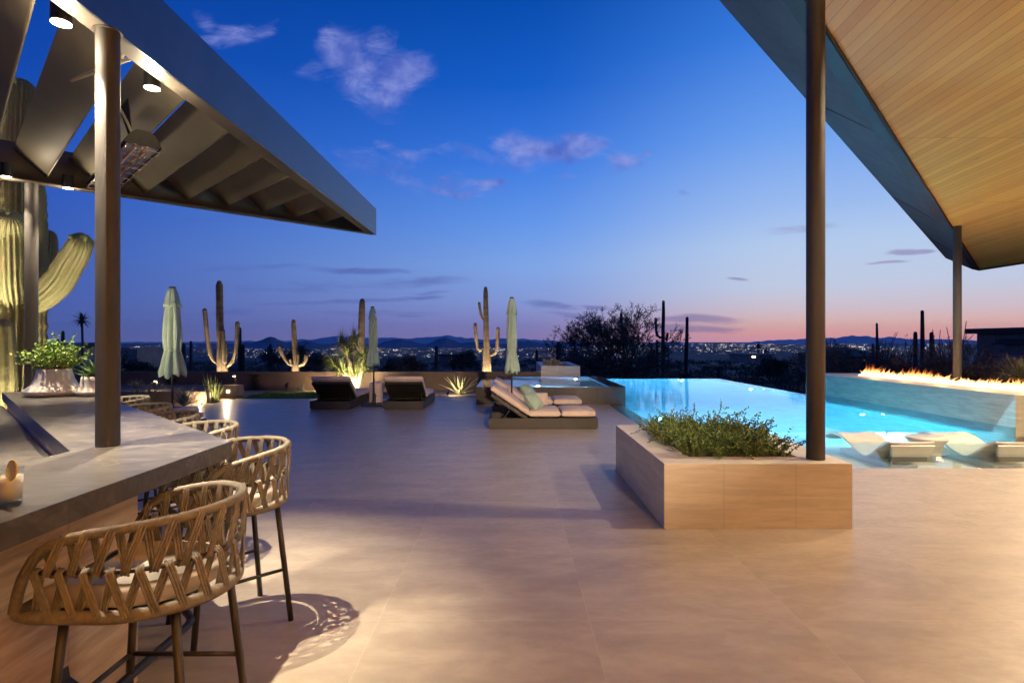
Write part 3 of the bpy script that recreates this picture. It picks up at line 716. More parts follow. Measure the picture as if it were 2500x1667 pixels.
s3 = saguaro('lit saguaro rising behind the yucca tree', (px(881,907,Y1).x, Y1, -1.4),
    trunkz([(1690,1000),(1692,850),(1694,700),(1698,500),(1703,335)], S4, Y1, -1.4), [.17,.17,.15,.13,.12,.11,.09],
    [armz([(1685,850),(1650,825),(1615,780),(1598,730),(1590,685)], S4, Y1, .07, .08), armz([(1680,800),(1655,775),(1645,735)], S4, Y1, .05, .05, -.1)], M_sagw, sp=True, ribs=14, spl=.022)
s4 = saguaro('tall golden lit saguaro with three arms behind the spa', (px(1189,907,Y1).x, Y1, -1.4),
    trunkz([(690,935),(688,850),(684,760),(682,600),(680,450),(678,300),(677,200)], S5, Y1, -1.4), [.168,.168,.165,.125,.105,.10,.09,.082,.068],
    [armz([(645,755),(612,730),(595,660),(588,580),(585,520)], S5, Y1, .06, .07), armz([(715,795),(750,780),(776,735),(784,650),(786,562)], S5, Y1, .06, .075),
     armz([(672,480),(648,462),(632,420),(625,370),(620,332)], S5, Y1, .045, .055)], M_sagw, sp=True, ribs=14, spl=.022)
for s_, dx, pw in ((s1,-.5,1500),(s2_,-.4,1100),(s4,-.45,1900)):
    x, y, z = s_.location
    for k, sg_ in enumerate((-1, 1)):
        uplight(x+sg_*.42, y-.5, z+.9, (x-sg_*.05, y, 2.6), pw*.30, 'uplight at the foot of the '+{s1:'four armed saguaro',s2_:'short armed saguaro',s4:'three armed golden saguaro'}[s_]+(' on its left' if sg_ < 0 else ' on its right'))
x, y, z = s3.location; uplight(x+.4, y-.9, z+.1, (x, y, 2.2), 1000, 'uplight at the foot of the saguaro behind the yucca')

# big saguaro at the bar
YB = 8.2; SB = (.5357, 0, 160); rb = random.Random(11)
bt = z2p([(60,1560),(75,1300),(85,1000),(100,800),(102,560),(95,330),(98,130)], *SB, YB)
bt = [Vector((bt[0].x, YB, -.4))]+bt
bigr = [.37,.37,.35,.33,.30,.265,.23,.19]
def am(lst, d0, d1):
    n_ = len(lst); return [px(a*.5357, 160+b_*.5357, YB+d0+(d1-d0)*i/(n_-1)) for i, (a, b_) in enumerate(lst)]
big = saguaro('huge floodlit saguaro with thick curved arms beside the bar', (bt[0].x, YB, -.4), bt, bigr,
    [(am([(100,1110),(190,1055),(268,985),(320,900),(350,850),(366,815)], 0, -.35), [.15,.185,.185,.172,.165,.150]),
     (am([(70,1100),(62,1030),(55,960),(52,860),(50,760),(50,715)], -.1, -.75), [.15,.185,.185,.178,.17,.15]),
     (am([(120,1010),(170,985),(205,930),(218,850),(222,785)], .1, .5), [.12,.135,.13,.125,.11])], M_sag, ribs=22, seg=4, step=.035, sp=True, r=rb, spl=.028)
for c, n_ in ((px(96*.5357,160+75*.5357,YB), 9), (px(372*.5357,160+778*.5357,YB-.35), 8), (px(40*.5357,160+668*.5357,YB-.75), 6)):
    for i in range(n_):
        a = rb.uniform(0,2*PI); rr0 = rb.uniform(.03,.14); p = c+Vector((rr0*math.cos(a), rr0*math.sin(a), -.06-rr0*.3)); d = (Vector((math.cos(a)*rr0*5, math.sin(a)*rr0*5, 1))).normalized()
        MB().tube([p, p+d*.04, p+d*.08, p+d*.10], [.014,.02,.026,.012], 7).build('bud', M_flower, big, smooth=True)
s_c = saguaro('slender ribbed cactus stem in front of the huge saguaro', (px(16,980,7.2).x, 7.2, -.3), [Vector((px(12,980,7.2).x,7.2,-.3)), px(14,990,7.2), px(14,900,7.2), px(10,800,7.2)], [.12,.12,.115,.10], [], M_sag, ribs=9, seg=4, step=.05, sp=True, r=rb, spl=.025, name='column_cactus')
uplight(-6.15, 7.0, 0, (-6.6,8.2,2.6), 380, 'uplight at the right foot of the huge saguaro', 110)
uplight(-7.9, 6.7, 0, (-6.75,8.2,4.6), 1300, 'narrow uplight aimed at the crown of the huge saguaro', 36)
uplight(-7.3, 6.6, 0, (-7.0,8.2,3.0), 290, 'uplight at the left foot of the huge saguaro', 110)

# dark saguaros out in the desert (pixel list, distance)
S8 = (.1786, 1380, 720)
YD = 52
def gz(x, y): return hgt(x, y)
def darksag(label, lst, S, Y, r, arms=(), group='dark saguaros out in the desert'):
    pts = z2p(lst, *S, Y); b0 = pts[0].copy(); b0.z = gz(b0.x, Y)-.3
    if pts[0].z < b0.z+.5: pts = pts[1:]
    ar = []
    for a_, ra in arms: ar.append((z2p(a_, *S, Y), [ra*.9]*(len(a_)-1)+[ra*.9]))
    return saguaro(label, (b0.x, Y, b0.z+.3), [b0]+pts, [r*1.05]*(len(pts))+[r*.85], ar, M_sagd, ribs=12, seg=2, step=.5, group=group)
darksag('dark saguaro with raised left arm right of the bare tree', [(1338,900),(1338,700),(1336,500),(1342,300),(1342,95)], S8, YD, .155, [([(1310,585),(1272,565),(1248,520),(1240,430),(1237,330)], .125), ([(1372,620),(1392,600),(1397,530)], .12)])
darksag('single straight dark saguaro standing over the pool edge', [(1650,1000),(1652,800),(1662,600),(1666,320)], S8, 40, .12)
darksag('dark saguaro poking out of the bare tree crown', [(800,760),(790,560),(770,400),(762,262)], S8, 42, .105)
darksag('short dark saguaro stub left of the armed one', [(1260,800),(1254,700),(1253,628)], S8, 50, .115)
S2z = (.3189, 0, 500); S7z = (.3188, 1900, 700); I1 = (1.0, 0, 0)
for lab, lst, S, Y, r in (
    ('dark saguaro beside the palm on the far left', [(482,1120),(482,1040),(482,975)], S2z, 90, .26),
    ('stubby dark saguaro left of the palm', [(442,1100),(442,1040)], S2z, 90, .24),
    ('thin dark saguaro touching the right arm of the four armed saguaro', [(1836,1100),(1836,1020),(1837,950)], S2z, 60, .17),
    ('short dark saguaro right of the four armed saguaro', [(1862,1120),(1862,1078)], S2z, 60, .15),
    ('dark saguaro near the city lights right of the left umbrella', [(1462,1120),(1462,1050)], S2z, 75, .17),
    ('short dark saguaro just right of the left umbrella', [(1402,1120),(1402,1072)], S2z, 75, .30),
    ('dark saguaro in front of the middle hill', [(823,860),(823,752)], S4, 110, .25),
    ('dark saguaro seen right of the second lounger', [(238,820),(238,722)], S5, 100, .30),
    ('dark saguaro behind the far stone planter', [(1322,820),(1322,690)], S5, 60, .22),
    ('small dark saguaro between umbrella and far planter', [(1132,820),(1132,752)], S5, 80, .20),
    ('short dark saguaro stub below the tall single one', [(1755,915),(1755,898)], I1, 34, .11),
    ('thin dark saguaro before the sunset glow', [(757,520),(757,400),(755,285)], S7z, 38, .075),
    ('dark saguaro standing tall above the fire', [(1104,480),(1104,330),(1103,192)], S7z, 28, .085),
    ('low dark saguaro left of the one above the fire', [(1050,440),(1050,356)], S7z, 28, .09),
    ('low dark saguaro right of the one above the fire', [(1173,440),(1173,358)], S7z, 28, .085),
    ('tiny saguaro left of the thin sunset saguaro', [(725,500),(725,440)], S7z, 38, .06),
    ):
    darksag(lab, lst, S, Y, r)

# ------------------------------------------------------------------ rosettes, reeds, trees
def blade(mb, p, d, l, w, r, droop=.5, up=Vector((0,0,1)), k=6, fold=.25):
    d = d.normalized(); s_ = d.cross(up)
    if s_.length < .02: s_ = Vector((1,0,0))
    s_.normalize(); prev = None; q = p.copy()
    for i in range(k+1):
        f = i/k; ww = w*(1-f)**.75*(.75+.5*math.sin(PI*min(1,f*1.5))) if i < k else .0008
        nn = s_.cross(d); c = len(mb.v); mb.v += [q-s_*ww+nn*ww*fold, q-nn*ww*.25, q+s_*ww+nn*ww*fold]
        if prev is not None:
            mb.face(prev, prev+1, c+1, c); mb.face(prev+1, prev+2, c+2, c+1)
        prev = c; q = q+d*(l/k); d = (d-Vector((0,0,1))*droop*.1*(f+.3)).normalized()
def rosette(name, c, n_, l, w, mat, label, cat, r, emin=20, emax=88, droop=.5, edge=None, parent=None):
    root = parent or thing(name, c, label, cat); q = MB()
    for i in range(n_):
        a = i*2.39996; f = (i+.5)/n_; el = R(emin+(emax-emin)*f); ll = l*(.8+.3*r.random())*(.75+.35*math.sin(PI*(1-f)*.9))
        d = Vector((math.cos(a)*math.cos(el), math.sin(a)*math.cos(el), math.sin(el))); blade(q, Vector(c)+Vector((d.x*w*.8, d.y*w*.8, .01)), d, ll, w, r, droop*(1-.4*f))
    o = q.build('leaves', mat, root, smooth=False); so = o.modifiers.new('solid','SOLIDIFY'); so.thickness = w*.18
    return root
ra = random.Random(5)
rosette('agave', (-1.62,17.6,-.03), 22, .66, .050, M_agave, 'large floodlit agave with pale sword leaves left of the spa', 'agave', ra, 18, 86, .8)
uplight(-1.9, 16.85, -.03, (-1.62,17.6,.25), 60, 'uplight in front of the pale agave', 120)
rosette('agave', (-8.19,14.2,-.01), 22, .62, .028, M_agaveg, 'grey green agave at the terrace edge left of the reed cactus', 'agave', ra, 22, 84, .3)
lamp('POINT','bed_lamp',(-8.5,14.0,.10),WARM,0.0)
bpy.data.objects.remove(bpy.data.objects['bed_lamp'])
rosette('yucca', (px(2490,905,14).x, 14.0, .72), 170, .62, .012, leafm('desert_spoon_leaf', (.10,.11,.06), (.2,.19,.11), 6), 'round spiky yucca at the right edge beyond the fire wall', 'yucca', ra, -35, 88, .1)
MB().tube([(px(2490,905,14).x,14.0,-1.5),(px(2490,905,14).x,14.0,.74)], [.13,.10], 10).build('trunk', M_bark, [o for o in bpy.data.objects if o.name == 'yucca'][0])
rosette('small_agave', (px(735,945,18.6).x, 18.6, -.03), 26, .24, .02, M_agaveg, 'small agave by the garden wall left of the loungers', 'agave', ra, 15, 85, .1)
rosette('small_agave', (px(330,950,16.6).x, 16.6, .26), 26, .26, .022, M_agaveg, 'small round agave on the raised bed at the left', 'agave', ra, 15, 85, .1)
def reeds(name, c, n_, h, sp, mat, label, rad, r, cat='reed plant'):
    root = thing(name, c, label, cat); q = MB()
    for i in range(n_):
        a = r.uniform(0,2*PI); s_ = r.random()**.7; p = Vector(c)+Vector((math.cos(a)*sp*.35*s_, math.sin(a)*sp*.35*s_, 0)); hh = h*r.uniform(.45,1.05)
        pts = [p]; d = Vector((math.cos(a)*s_*sp*.8, math.sin(a)*s_*sp*.8, 1)).normalized()
        for k in range(8): p = p+d*hh/8; d = (d+rdir(r)*.07).normalized(); pts.append(p)
        q.tube(pts, [rad]*6+[rad*.9,rad*.75,rad*.4], 6)
    q.build('stems', mat, root, smooth=True); return root
reeds('slipper_plant', (-8.0,15.25,-.01), 30, .80, .42, M_stemy, 'lit upright slipper plant with knobbly green stems before the pier', .012, ra)
reeds('slipper_plant', (-9.3,14.5,-.01), 34, .66, .55, M_stemd, 'dark reed plant in front of the low wall', .008, ra)
uplight(-7.85,14.9,-.01,(-8.0,15.3,.4), 14, 'uplight at the foot of the slipper plant', 110)
# vertical climbing strips of dark green vine leaves on the garden wall
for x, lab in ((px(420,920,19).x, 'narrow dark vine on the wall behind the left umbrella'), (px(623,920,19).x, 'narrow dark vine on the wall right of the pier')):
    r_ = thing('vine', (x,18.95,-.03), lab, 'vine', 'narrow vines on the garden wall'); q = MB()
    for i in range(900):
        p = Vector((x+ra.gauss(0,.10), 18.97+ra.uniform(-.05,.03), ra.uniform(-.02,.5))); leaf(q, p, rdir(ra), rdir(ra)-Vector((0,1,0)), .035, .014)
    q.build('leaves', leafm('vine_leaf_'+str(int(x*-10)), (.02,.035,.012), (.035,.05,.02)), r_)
# yucca tree
yt = thing('yucca_tree', (-5.15,18.6,-.03), 'floodlit multi stemmed yucca tree between the two far loungers', 'yucca tree')
tips = []; tb = MB()
for (bx, bend, hh, dirx, diry) in ((-5.45,.1,.95,-.62,-.1),(-5.3,.1,1.25,-.25,.2),(-5.15,.0,1.15,.02,-.1),(-5.05,.1,.95,.12,.25),(-4.95,.0,1.1,.25,-.1),(-4.9,.1,.72,.45,.1),(-5.35,0,.7,-.35,-.25),(-5.2,.1,1.45,-.42,.1),(-5.1,.1,1.5,.10,.2),(-5.0,0,.55,-.05,-.35)):
    p = Vector((bx*.4-5.15*.6, 18.6+ra.uniform(-.1,.1), -.05)); d = Vector((dirx*.3, diry*.3, 1)).normalized(); pts = [p]
    for k in range(9): p = p+d*hh/9*1.15; d = (d+Vector((dirx,diry,0))*.16+rdir(ra)*.10).normalized(); pts.append(p)
    tb.tube(pts, [.055-.002*i for i in range(10)], 8); tips.append((p, d))
tb.build('trunks', M_ybark, yt, smooth=True)
lfy = MB()
for p, d in tips:
    for i in range(62):
        a = ra.uniform(0,2*PI); el = R(ra.uniform(-48,85)); dd = Vector((math.cos(a)*math.cos(el), math.sin(a)*math.cos(el), math.sin(el)))+d*.35
        blade(lfy, p-d*ra.uniform(0,.16), dd, ra.uniform(.42,.66), .017, ra, .35, k=4)
lfy.build('leaves', M_yucca, yt)
uplight(-5.3,17.9,-.03,(-5.15,18.6,.9), 210, 'uplight left of the yucca tree trunks', 120)
uplight(-4.75,18.0,-.03,(-5.1,18.6,.7), 150, 'uplight right of the yucca tree trunks', 120)
# boulder
def boulder(c, s_, label, r):
    root = thing('boulder', c, label, 'boulder'); q = MB(); n0, n1_ = 14, 10
    ph = [r.uniform(0,6) for _ in range(6)]
    for i in range(n1_+1):
        th = PI*i/n1_
        for j in range(n0):
            a = 2*PI*j/n0; k = 1+.16*math.sin(2*a+ph[0])+.10*math.sin(3*a+ph[1]+th*2)+.08*math.sin(5*th+ph[2]+a)
            q.v.append(Vector(c)+Vector((s_[0]*k*math.sin(th)*math.cos(a), s_[1]*k*math.sin(th)*math.sin(a), s_[2]*k*math.cos(th)+s_[2]*.6)))
    for i in range(n1_):
        for j in range(n0): j2 = (j+1)%n0; q.face(i*n0+j, (i+1)*n0+j, (i+1)*n0+j2, i*n0+j2)
    q.build('rock', M_rock, root, smooth=True)
boulder((px(940,960,17.4).x, 17.4, -.05), (.30,.22,.17), 'rounded sandstone boulder between the two far loungers', ra)
boulder((px(988,958,17.7).x, 17.7, -.05), (.42,.26,.16), 'flat sandstone boulder behind the right far lounger', ra)
boulder((px(1062,965,17.0).x, 17.2, -.05), (.14,.12,.06), 'small lit rock left of the pale agave', ra)

def tree(label, base, nb, h, spread, mat, barkm, r, depth=5, leafn=3, lsz=.05, name='tree', cat='tree', tr=.12, twig=.010, group=None, up=.25):
    root = thing(name, base, label, cat, group); tk = MB(); lv = MB()
    def grow(p, d, l, rad, k):
        n_ = 4; pts = [p]; q = p
        for i in range(n_): q = q+d*l/n_; d = (d+rdir(r)*.14+Vector((0,0,up*.1))).normalized(); pts.append(q)
        tk.tube(pts, [rad*(1-.3*i/n_) for i in range(n_+1)], 5 if k < 2 else 3, cap=False)
        if k >= depth:
            for i in range(leafn):
                c = pts[r.randint(1,n_)]+rdir(r)*lsz*.8; leaf(lv, c, rdir(r,.3), rdir(r), lsz*r.uniform(.6,1.6), lsz*.22)
            return
        for i in range(r.randint(2,3) if k else r.randint(3,4)):
            dd = (d+rdir(r)*(.62 if k else .75)).normalized(); grow(pts[-1] if i < 2 else pts[r.randint(2,n_)], dd, l*r.uniform(.62,.86), max(twig, rad*.62), k+1)
    for i in range(nb):
        a = 2*PI*i/nb+r.uniform(-.4,.4); d = Vector((math.cos(a)*spread, math.sin(a)*spread, 1)).normalized(); grow(Vector(base)-Vector((0,0,.2)), d, h*.30*r.uniform(.85,1.15), tr, 0)
    tk.build('trunk', barkm, root, smooth=True); lv.build('crown', mat, root)
    return root
rt = random.Random(21)
YT = 36
bx = px(1500,900,YT).x
tree('wide bare desert tree spreading beyond the left of the pool edge', (bx, YT, gz(bx,YT)), 10, 5.8, .55, M_scrub2, M_bark, rt, 6, 6, .10, tr=.10, twig=.014)
bx = px(1560,900,40).x; tree('smaller bare tree right of the wide desert tree', (bx, 40, gz(bx,40)), 4, 3.4, .5, M_scrub2, M_bark, rt, 5, 3, .10, tr=.09, twig=.014)
bx = px(1455,900,33).x; tree('dense low tree left of the wide desert tree', (bx, 33, gz(bx,33)), 5, 3.2, .6, M_scrub, M_bark, rt, 5, 7, .12, tr=.08, twig=.012)
for (pxx, Y, h, lab) in ((700,60,4.2,'dark tree behind the short armed saguaro'),(760,75,5.0,'rounded dark tree left of the yucca tree'),(320,60,3.7,'dark tree just right of the steel column'),
        (980,70,3.6,'dark low tree left of the golden saguaro'),(1130,120,5.0,'small dark tree in front of the city lights'),(1900,48,2.8,'dark tree right of the pool edge'),
        (2120,32,3.2,'dense dark tree left of the fire'),(2190,26,3.0,'dark thorny tree behind the far end of the fire'),(2300,27,3.0,'dark thorny tree behind the second column'),
        (2420,24,2.9,'dark tree against the right hand house'),(1660,30,1.9,'low dark tree right of the single saguaro'),(1360,45,2.6,'dark low tree behind the far stone planter')):
    bx = px(pxx,900,Y).x; tree(lab, (bx, Y, gz(bx,Y)), 5, h, .9, M_scrub if Y > 29 else M_scrub2, M_bark, rt, 4, 9, .045*Y/12+.04, tr=.07, twig=.010+Y*.0002)
for (pxx, Y, h, lab) in ((2075,24,2.6,'brushy desert tree at the far end of the fire wall'),(2235,20,2.5,'brushy tree glowing in firelight behind the flames'),(2370,19,2.4,'dark brushy tree right of the second column'),(2290,23,2.8,'brushy tree behind the second column'),(2020,20,1.7,'low brush just right of the big column'),(2140,19,1.9,'low brush behind the fire wall')):
    bx = px(pxx,900,Y).x; tree(lab, (bx, Y, -1.45), 7, h*1.25, .85, M_scrub2, M_bark, rt, 5, 5, .07, tr=.05, twig=.009)
# ocotillo
def ocotillo(label, base, n_, h, r, lean=.45, rad=.02):
    root = thing('ocotillo', base, label, 'ocotillo'); q = MB()
    for i in range(n_):
        a = r.uniform(0,2*PI); s_ = r.uniform(.1,1)*lean; p = Vector(base)-Vector((0,0,.1)); d = Vector((math.cos(a)*s_, math.sin(a)*s_*.6, 1)).normalized(); hh = h*r.uniform(.65,1); pts = [p]
        for k in range(10): p = p+d*hh/10; d = (d+rdir(r)*.13).normalized(); pts.append(p)
        q.tube(pts, [rad*(1-.06*k) for k in range(11)], 5)
        for k in (6,8):
            if r.random() < .6: q.tube([pts[k], pts[k]+rdir(r,.8)*.3, pts[k]+rdir(r,1.2)*.5], [rad*.5,rad*.4,rad*.3], 4)
    q.build('canes', M_ocot, root)
bx = px(2310,900,21).x; ocotillo('ocotillo with wiry canes left of the second column', (bx,21,-1.45), 17, 4.0, rt, .38, .03)
bx = px(2345,900,19).x; ocotillo('ocotillo glowing in firelight behind the flames', (bx,17.6,-1.45), 7, 3.1, rt, .15, .022)
bx = px(2160,900,36).x; ocotillo('thin ocotillo beside the sunset saguaro', (bx,36,gz(bx,36)), 12, 4.2, rt, .35, .04)
# palm
def palm(label, x, Y, ztop, r, s_=1.0):
    g0 = gz(x, Y); root = thing('palm_tree', (x,Y,g0), label, 'palm tree', 'distant palms')
    MB().tube([(x,Y,g0-.3),(x+.15,Y,(g0+ztop)/2),(x,Y,ztop)], [.28*s_,.2*s_,.2*s_], 8).build('trunk', M_bark, root)
    q = MB()
    for i in range(46):
        a = r.uniform(0,2*PI); el = R(r.uniform(-55,80)); blade(q, Vector((x,Y,ztop)), Vector((math.cos(a)*math.cos(el), math.sin(a)*math.cos(el), math.sin(el))), 2.0*s_*r.uniform(.8,1.1), .22*s_, r, 1.2, k=5)
    q.build('crown', M_scrub, root)
palm('tall slim palm silhouetted on the far left', px(200,800,110).x, 110, px(200,782,110).z, rt)
palm('small distant palm in front of the city right of the pool', px(1851,850,260).x, 260, px(1851,846,260).z, rt, 1.2)
palm('smaller distant palm further right', px(1871,850,300).x, 300, px(1871,855,300).z, rt, 1.0)

# desert scrub as one mass
sb = MB(); sb2 = MB()
for i in range(2600):
    Y = 26*math.exp(rnd.random()**.85*3.1); xk = rnd.uniform(-1.0, 1.02); x = xk*Y
    if Y < 30 and 2 < x < 9.6: pass
    if Y < 25.5: continue
    s_ = rnd.uniform(.35,1.25)*(1+Y/260); h = s_*rnd.uniform(.55,1.05)*.95
    tgt = sb if rnd.random() < .6 else sb2; zb = gz(x, Y)
    nn = int(150/(1+Y/55)); ls = .07*(1+Y/30)
    for k in range(nn):
        a = rnd.uniform(0,2*PI); rr0 = s_*rnd.random()**.5*.9; zz = h*rnd.random()**.8*math.sqrt(max(0,1-(rr0/s_)**2))
        p = Vector((x+rr0*math.cos(a), Y+rr0*math.sin(a), zb+zz)); leaf(tgt, p, rdir(rnd,.6), rdir(rnd), ls*rnd.uniform(.6,1.5), ls*.32)
tag(sb.build('desert_scrub', M_scrub), 'dark desert scrub covering the slope', 'scrub', kind='stuff')
tag(sb2.build('desert_brush', M_scrub2), 'greyish desert brush mixed over the slope', 'scrub', kind='stuff')

# ------------------------------------------------------------------ houses
def house(label, x0, x1, y0, y1, z0, z1, wm, roof='flat', rh=1.0, ov=.4, wins=()):
    r = thing('house', ((x0+x1)/2, (y0+y1)/2, z0), label, 'house')
    MB().box(x0,x1,y0,y1,z0-1.5,z1).build('wall', wm, r)
    if roof == 'flat': MB().box(x0-ov,x1+ov,y0-ov,y1+ov,z1+.002,z1+.35).build('roof', M_roofdark if wm is M_house else wm, r)
    else:
        q = MB(); a = (x1-x0)*.28; n_ = len(q.v); my = (y0+y1)/2
        q.v += [Vector(p) for p in ((x0-ov,y0-ov,z1),(x1+ov,y0-ov,z1),(x1+ov,y1+ov,z1),(x0-ov,y1+ov,z1),(x0+a,my,z1+rh),(x1-a,my,z1+rh))]
        for f_ in ((0,1,5,4),(1,2,5),(2,3,4,5),(3,0,4),(0,3,2,1)): q.face(*f_)
        q.build('roof', M_roofdark, r)
    for (wx0, wx1, wz0, wz1, lit) in wins:
        MB().box(wx0,wx1,y0-.03,y0+.01,wz0,wz1).build('window', M_lens2 if lit else M_windark, r)
    return r
def hb(x0p, x1p, ytop, ybot, Y, dep=0):
    a = px(x0p, ytop, Y); b_ = px(x1p, ybot, Y)
    if x0p > 1250: a2 = px(x0p, ytop, Y+dep); return a2.x, max(b_.x, a2.x+4), b_.z, a.z
    return a.x, (px(x1p, ybot, Y+dep).x if x1p < 1250 else b_.x), b_.z, a.z
x0, x1, z0, z1 = hb(1950,2150,869,905,62,8); house('dark house with a low hipped roof right of the pool', x0, x1, 62, 70, z0, z1, M_house, 'hip', .9, .6, [(x0+1, x0+1.8, z0+.3, z1-.6, 0)])
x0, x1, z0, z1 = hb(2385,2700,812,930,34,5); house('large dark stucco house at the right edge', x0, x1, 34, 39, z0, z1, M_house, 'flat', 1, .45, [(x0+1.3,x0+1.7,z0+1.1,z0+2.0,0)])
x0, x1, z0, z1 = hb(2435,2700,842,930,31,3); house('lower dark wing in front of the right hand house', x0, x1, 30.5, 33.5, z0, z1, M_house, 'flat', 1, .3)
x0, x1, z0, z1 = hb(166,198,849,860,120); house('small pale gabled house beside the palm', x0, x1, 120, 130, z0, z1, M_housel, 'hip', 1.0, .4)
x0, x1, z0, z1 = hb(289,335,858,873,80); house('pale flat roofed house right of the steel column', x0, x1, 80, 90, z0, z1, M_housel, 'flat', 1, 0)
x0, x1, z0, z1 = hb(280,316,854,862,92); house('pale upper storey block behind the flat roofed house', x0, x1, 92, 100, z0, z1, M_housel, 'flat', 1, 0)
x0, x1, z0, z1 = hb(1828,1885,867,874,170); house('long low pale roof beyond the pool', x0, x1, 170, 185, z0, z1, M_housel, 'flat', 1, .4, [(x0+1,x0+2,z0+.2,z1-.3,1)])
x0, x1, z0, z1 = hb(1138,1175,882,888,130); house('low pale wall of a hidden house left of the golden saguaro', x0, x1, 130, 140, z0, z1, M_housel, 'flat', 1, .3)
x0, x1, z0, z1 = hb(1100,1112,876,881,150); house('little house with one orange lit window', x0-3, x1+2, 150, 158, z0-.5, z1+.8, M_house, 'flat', 1, .3, [(x0,x0+.55,z0+.1,z0+.5,1)])

# ------------------------------------------------------------------ mountains and city
rm = random.Random(9)
def ridge(name, label, D, prof, zb, dep, mat, jag=1.0, step=10):
    q = MB(); xs2 = []; 
    x = prof[0][0]
    while x <= prof[-1][0]:
        for i in range(len(prof)-1):
            if prof[i][0] <= x <= prof[i+1][0]:
                f = (x-prof[i][0])/(prof[i+1][0]-prof[i][0]); y = prof[i][1]+(prof[i+1][1]-prof[i][1])*f; break
        xs2.append((x, y)); x += step
    rows = 9; nn = len(xs2)
    for k in range(rows):
        f = k/(rows-1)*2-1; s_ = 1-abs(f)
        for i, (x, y) in enumerate(xs2):
            wgl = math.sin(i*.7+k*1.3)*.2+rm.uniform(-.2,.2)
            P = px(x, y, D); hgt_ = (P.z-zb)*(s_**1.1)*(1+ (wgl*.22*jag if 0 < s_ < 1 else 0)) + (rm.uniform(-1,1)*D*.0013*jag if s_ == 1 else 0)
            sc_ = (D+f*dep)/D
            q.v.append(Vector((P.x*sc_+rm.uniform(-.2,.2)*dep*.03, D+f*dep, zb+hgt_)))
    for k in range(rows-1):
        for i in range(nn-1): q.face(k*nn+i, k*nn+i+1, (k+1)*nn+i+1, (k+1)*nn+i)
    tag(q.build(name, mat, smooth=False), label, 'hills', kind='structure')
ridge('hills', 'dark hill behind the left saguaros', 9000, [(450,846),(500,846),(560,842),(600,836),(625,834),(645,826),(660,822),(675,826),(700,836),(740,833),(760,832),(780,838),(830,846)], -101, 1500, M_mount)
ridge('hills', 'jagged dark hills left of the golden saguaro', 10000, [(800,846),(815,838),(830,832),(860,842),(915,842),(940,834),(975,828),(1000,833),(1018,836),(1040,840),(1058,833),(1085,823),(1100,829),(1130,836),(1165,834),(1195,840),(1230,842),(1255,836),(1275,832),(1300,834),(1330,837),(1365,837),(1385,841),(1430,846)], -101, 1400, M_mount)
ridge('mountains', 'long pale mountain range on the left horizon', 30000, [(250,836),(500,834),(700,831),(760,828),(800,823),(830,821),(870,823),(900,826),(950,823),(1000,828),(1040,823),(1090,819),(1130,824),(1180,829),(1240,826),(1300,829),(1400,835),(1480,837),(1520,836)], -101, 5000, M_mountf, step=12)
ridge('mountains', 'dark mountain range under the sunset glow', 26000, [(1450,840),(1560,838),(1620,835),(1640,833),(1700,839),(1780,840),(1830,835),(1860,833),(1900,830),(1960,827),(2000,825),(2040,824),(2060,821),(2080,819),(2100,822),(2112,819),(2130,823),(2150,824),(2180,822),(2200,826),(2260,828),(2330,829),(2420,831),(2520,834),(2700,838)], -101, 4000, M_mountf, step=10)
ridge('hills', 'low dark hill in the city under the sunset', 12000, [(2060,852),(2095,846),(2120,842),(2150,838),(2185,836),(2220,840),(2280,846)], -101, 1500, M_mount)
ridge('hills', 'small dark knoll behind the armed dark saguaro', 14000, [(1560,846),(1600,836),(1620,832),(1640,835),(1660,838),(1720,842)], -101, 1500, M_mount)

cl = MB(); mats = [emis('city_light_white', (1,.95,.85), 5.0), emis('city_light_warm', (1,.70,.38), 4.0), emis('city_light_cool', (.75,.85,1), 5.0), emis('city_light_red', (1,.35,.4), 3.0)]
def octa(mb, p, r_):
    n_ = len(mb.v); mb.v += [p+Vector(d)*r_ for d in ((1,0,0),(-1,0,0),(0,1,0),(0,-1,0),(0,0,1),(0,0,-1))]
    for f_ in ((0,2,4),(2,1,4),(1,3,4),(3,0,4),(2,0,5),(1,2,5),(3,1,5),(0,3,5)): mb.face(*[n_+i for i in f_])
rc_ = random.Random(4)
def clump(x): return .35+.65*max(0, math.sin(x*.021+1.0)*.5+math.sin(x*.057+2)*.3+math.sin(x*.13)*.3+.25)
cnt = 0
while cnt < 2500:
    X = rc_.uniform(200, 2330)
    if X > 1560: yo = 6+rc_.random()**1.5*26
    else: yo = 9+rc_.random()**.8*32
    row = .4+.6*abs(math.sin(yo*1.15+X*.002)); 
    if rc_.random() > clump(X)*row*(1.3 if yo < 24 else .7): continue
    D = F*102.6/(yo); P = Vector(((X-1250)/F*D, D, -99+rc_.uniform(0,6)))
    cl.cur = rc_.choices((0,1,2,3),(5,4,2,.6))[0]; s_ = D/F*(.20+.50*rc_.random()**4.0); octa(cl, P, s_); cnt += 1
    if rc_.random() < .10:
        for k in range(rc_.randint(3,9)): octa(cl, P+Vector((k*D/F*1.5, 0, 0)), s_*.8)
tag(cl.build('city_lights', mats), 'thousands of city lights glittering across the valley', 'city lights', kind='stuff')

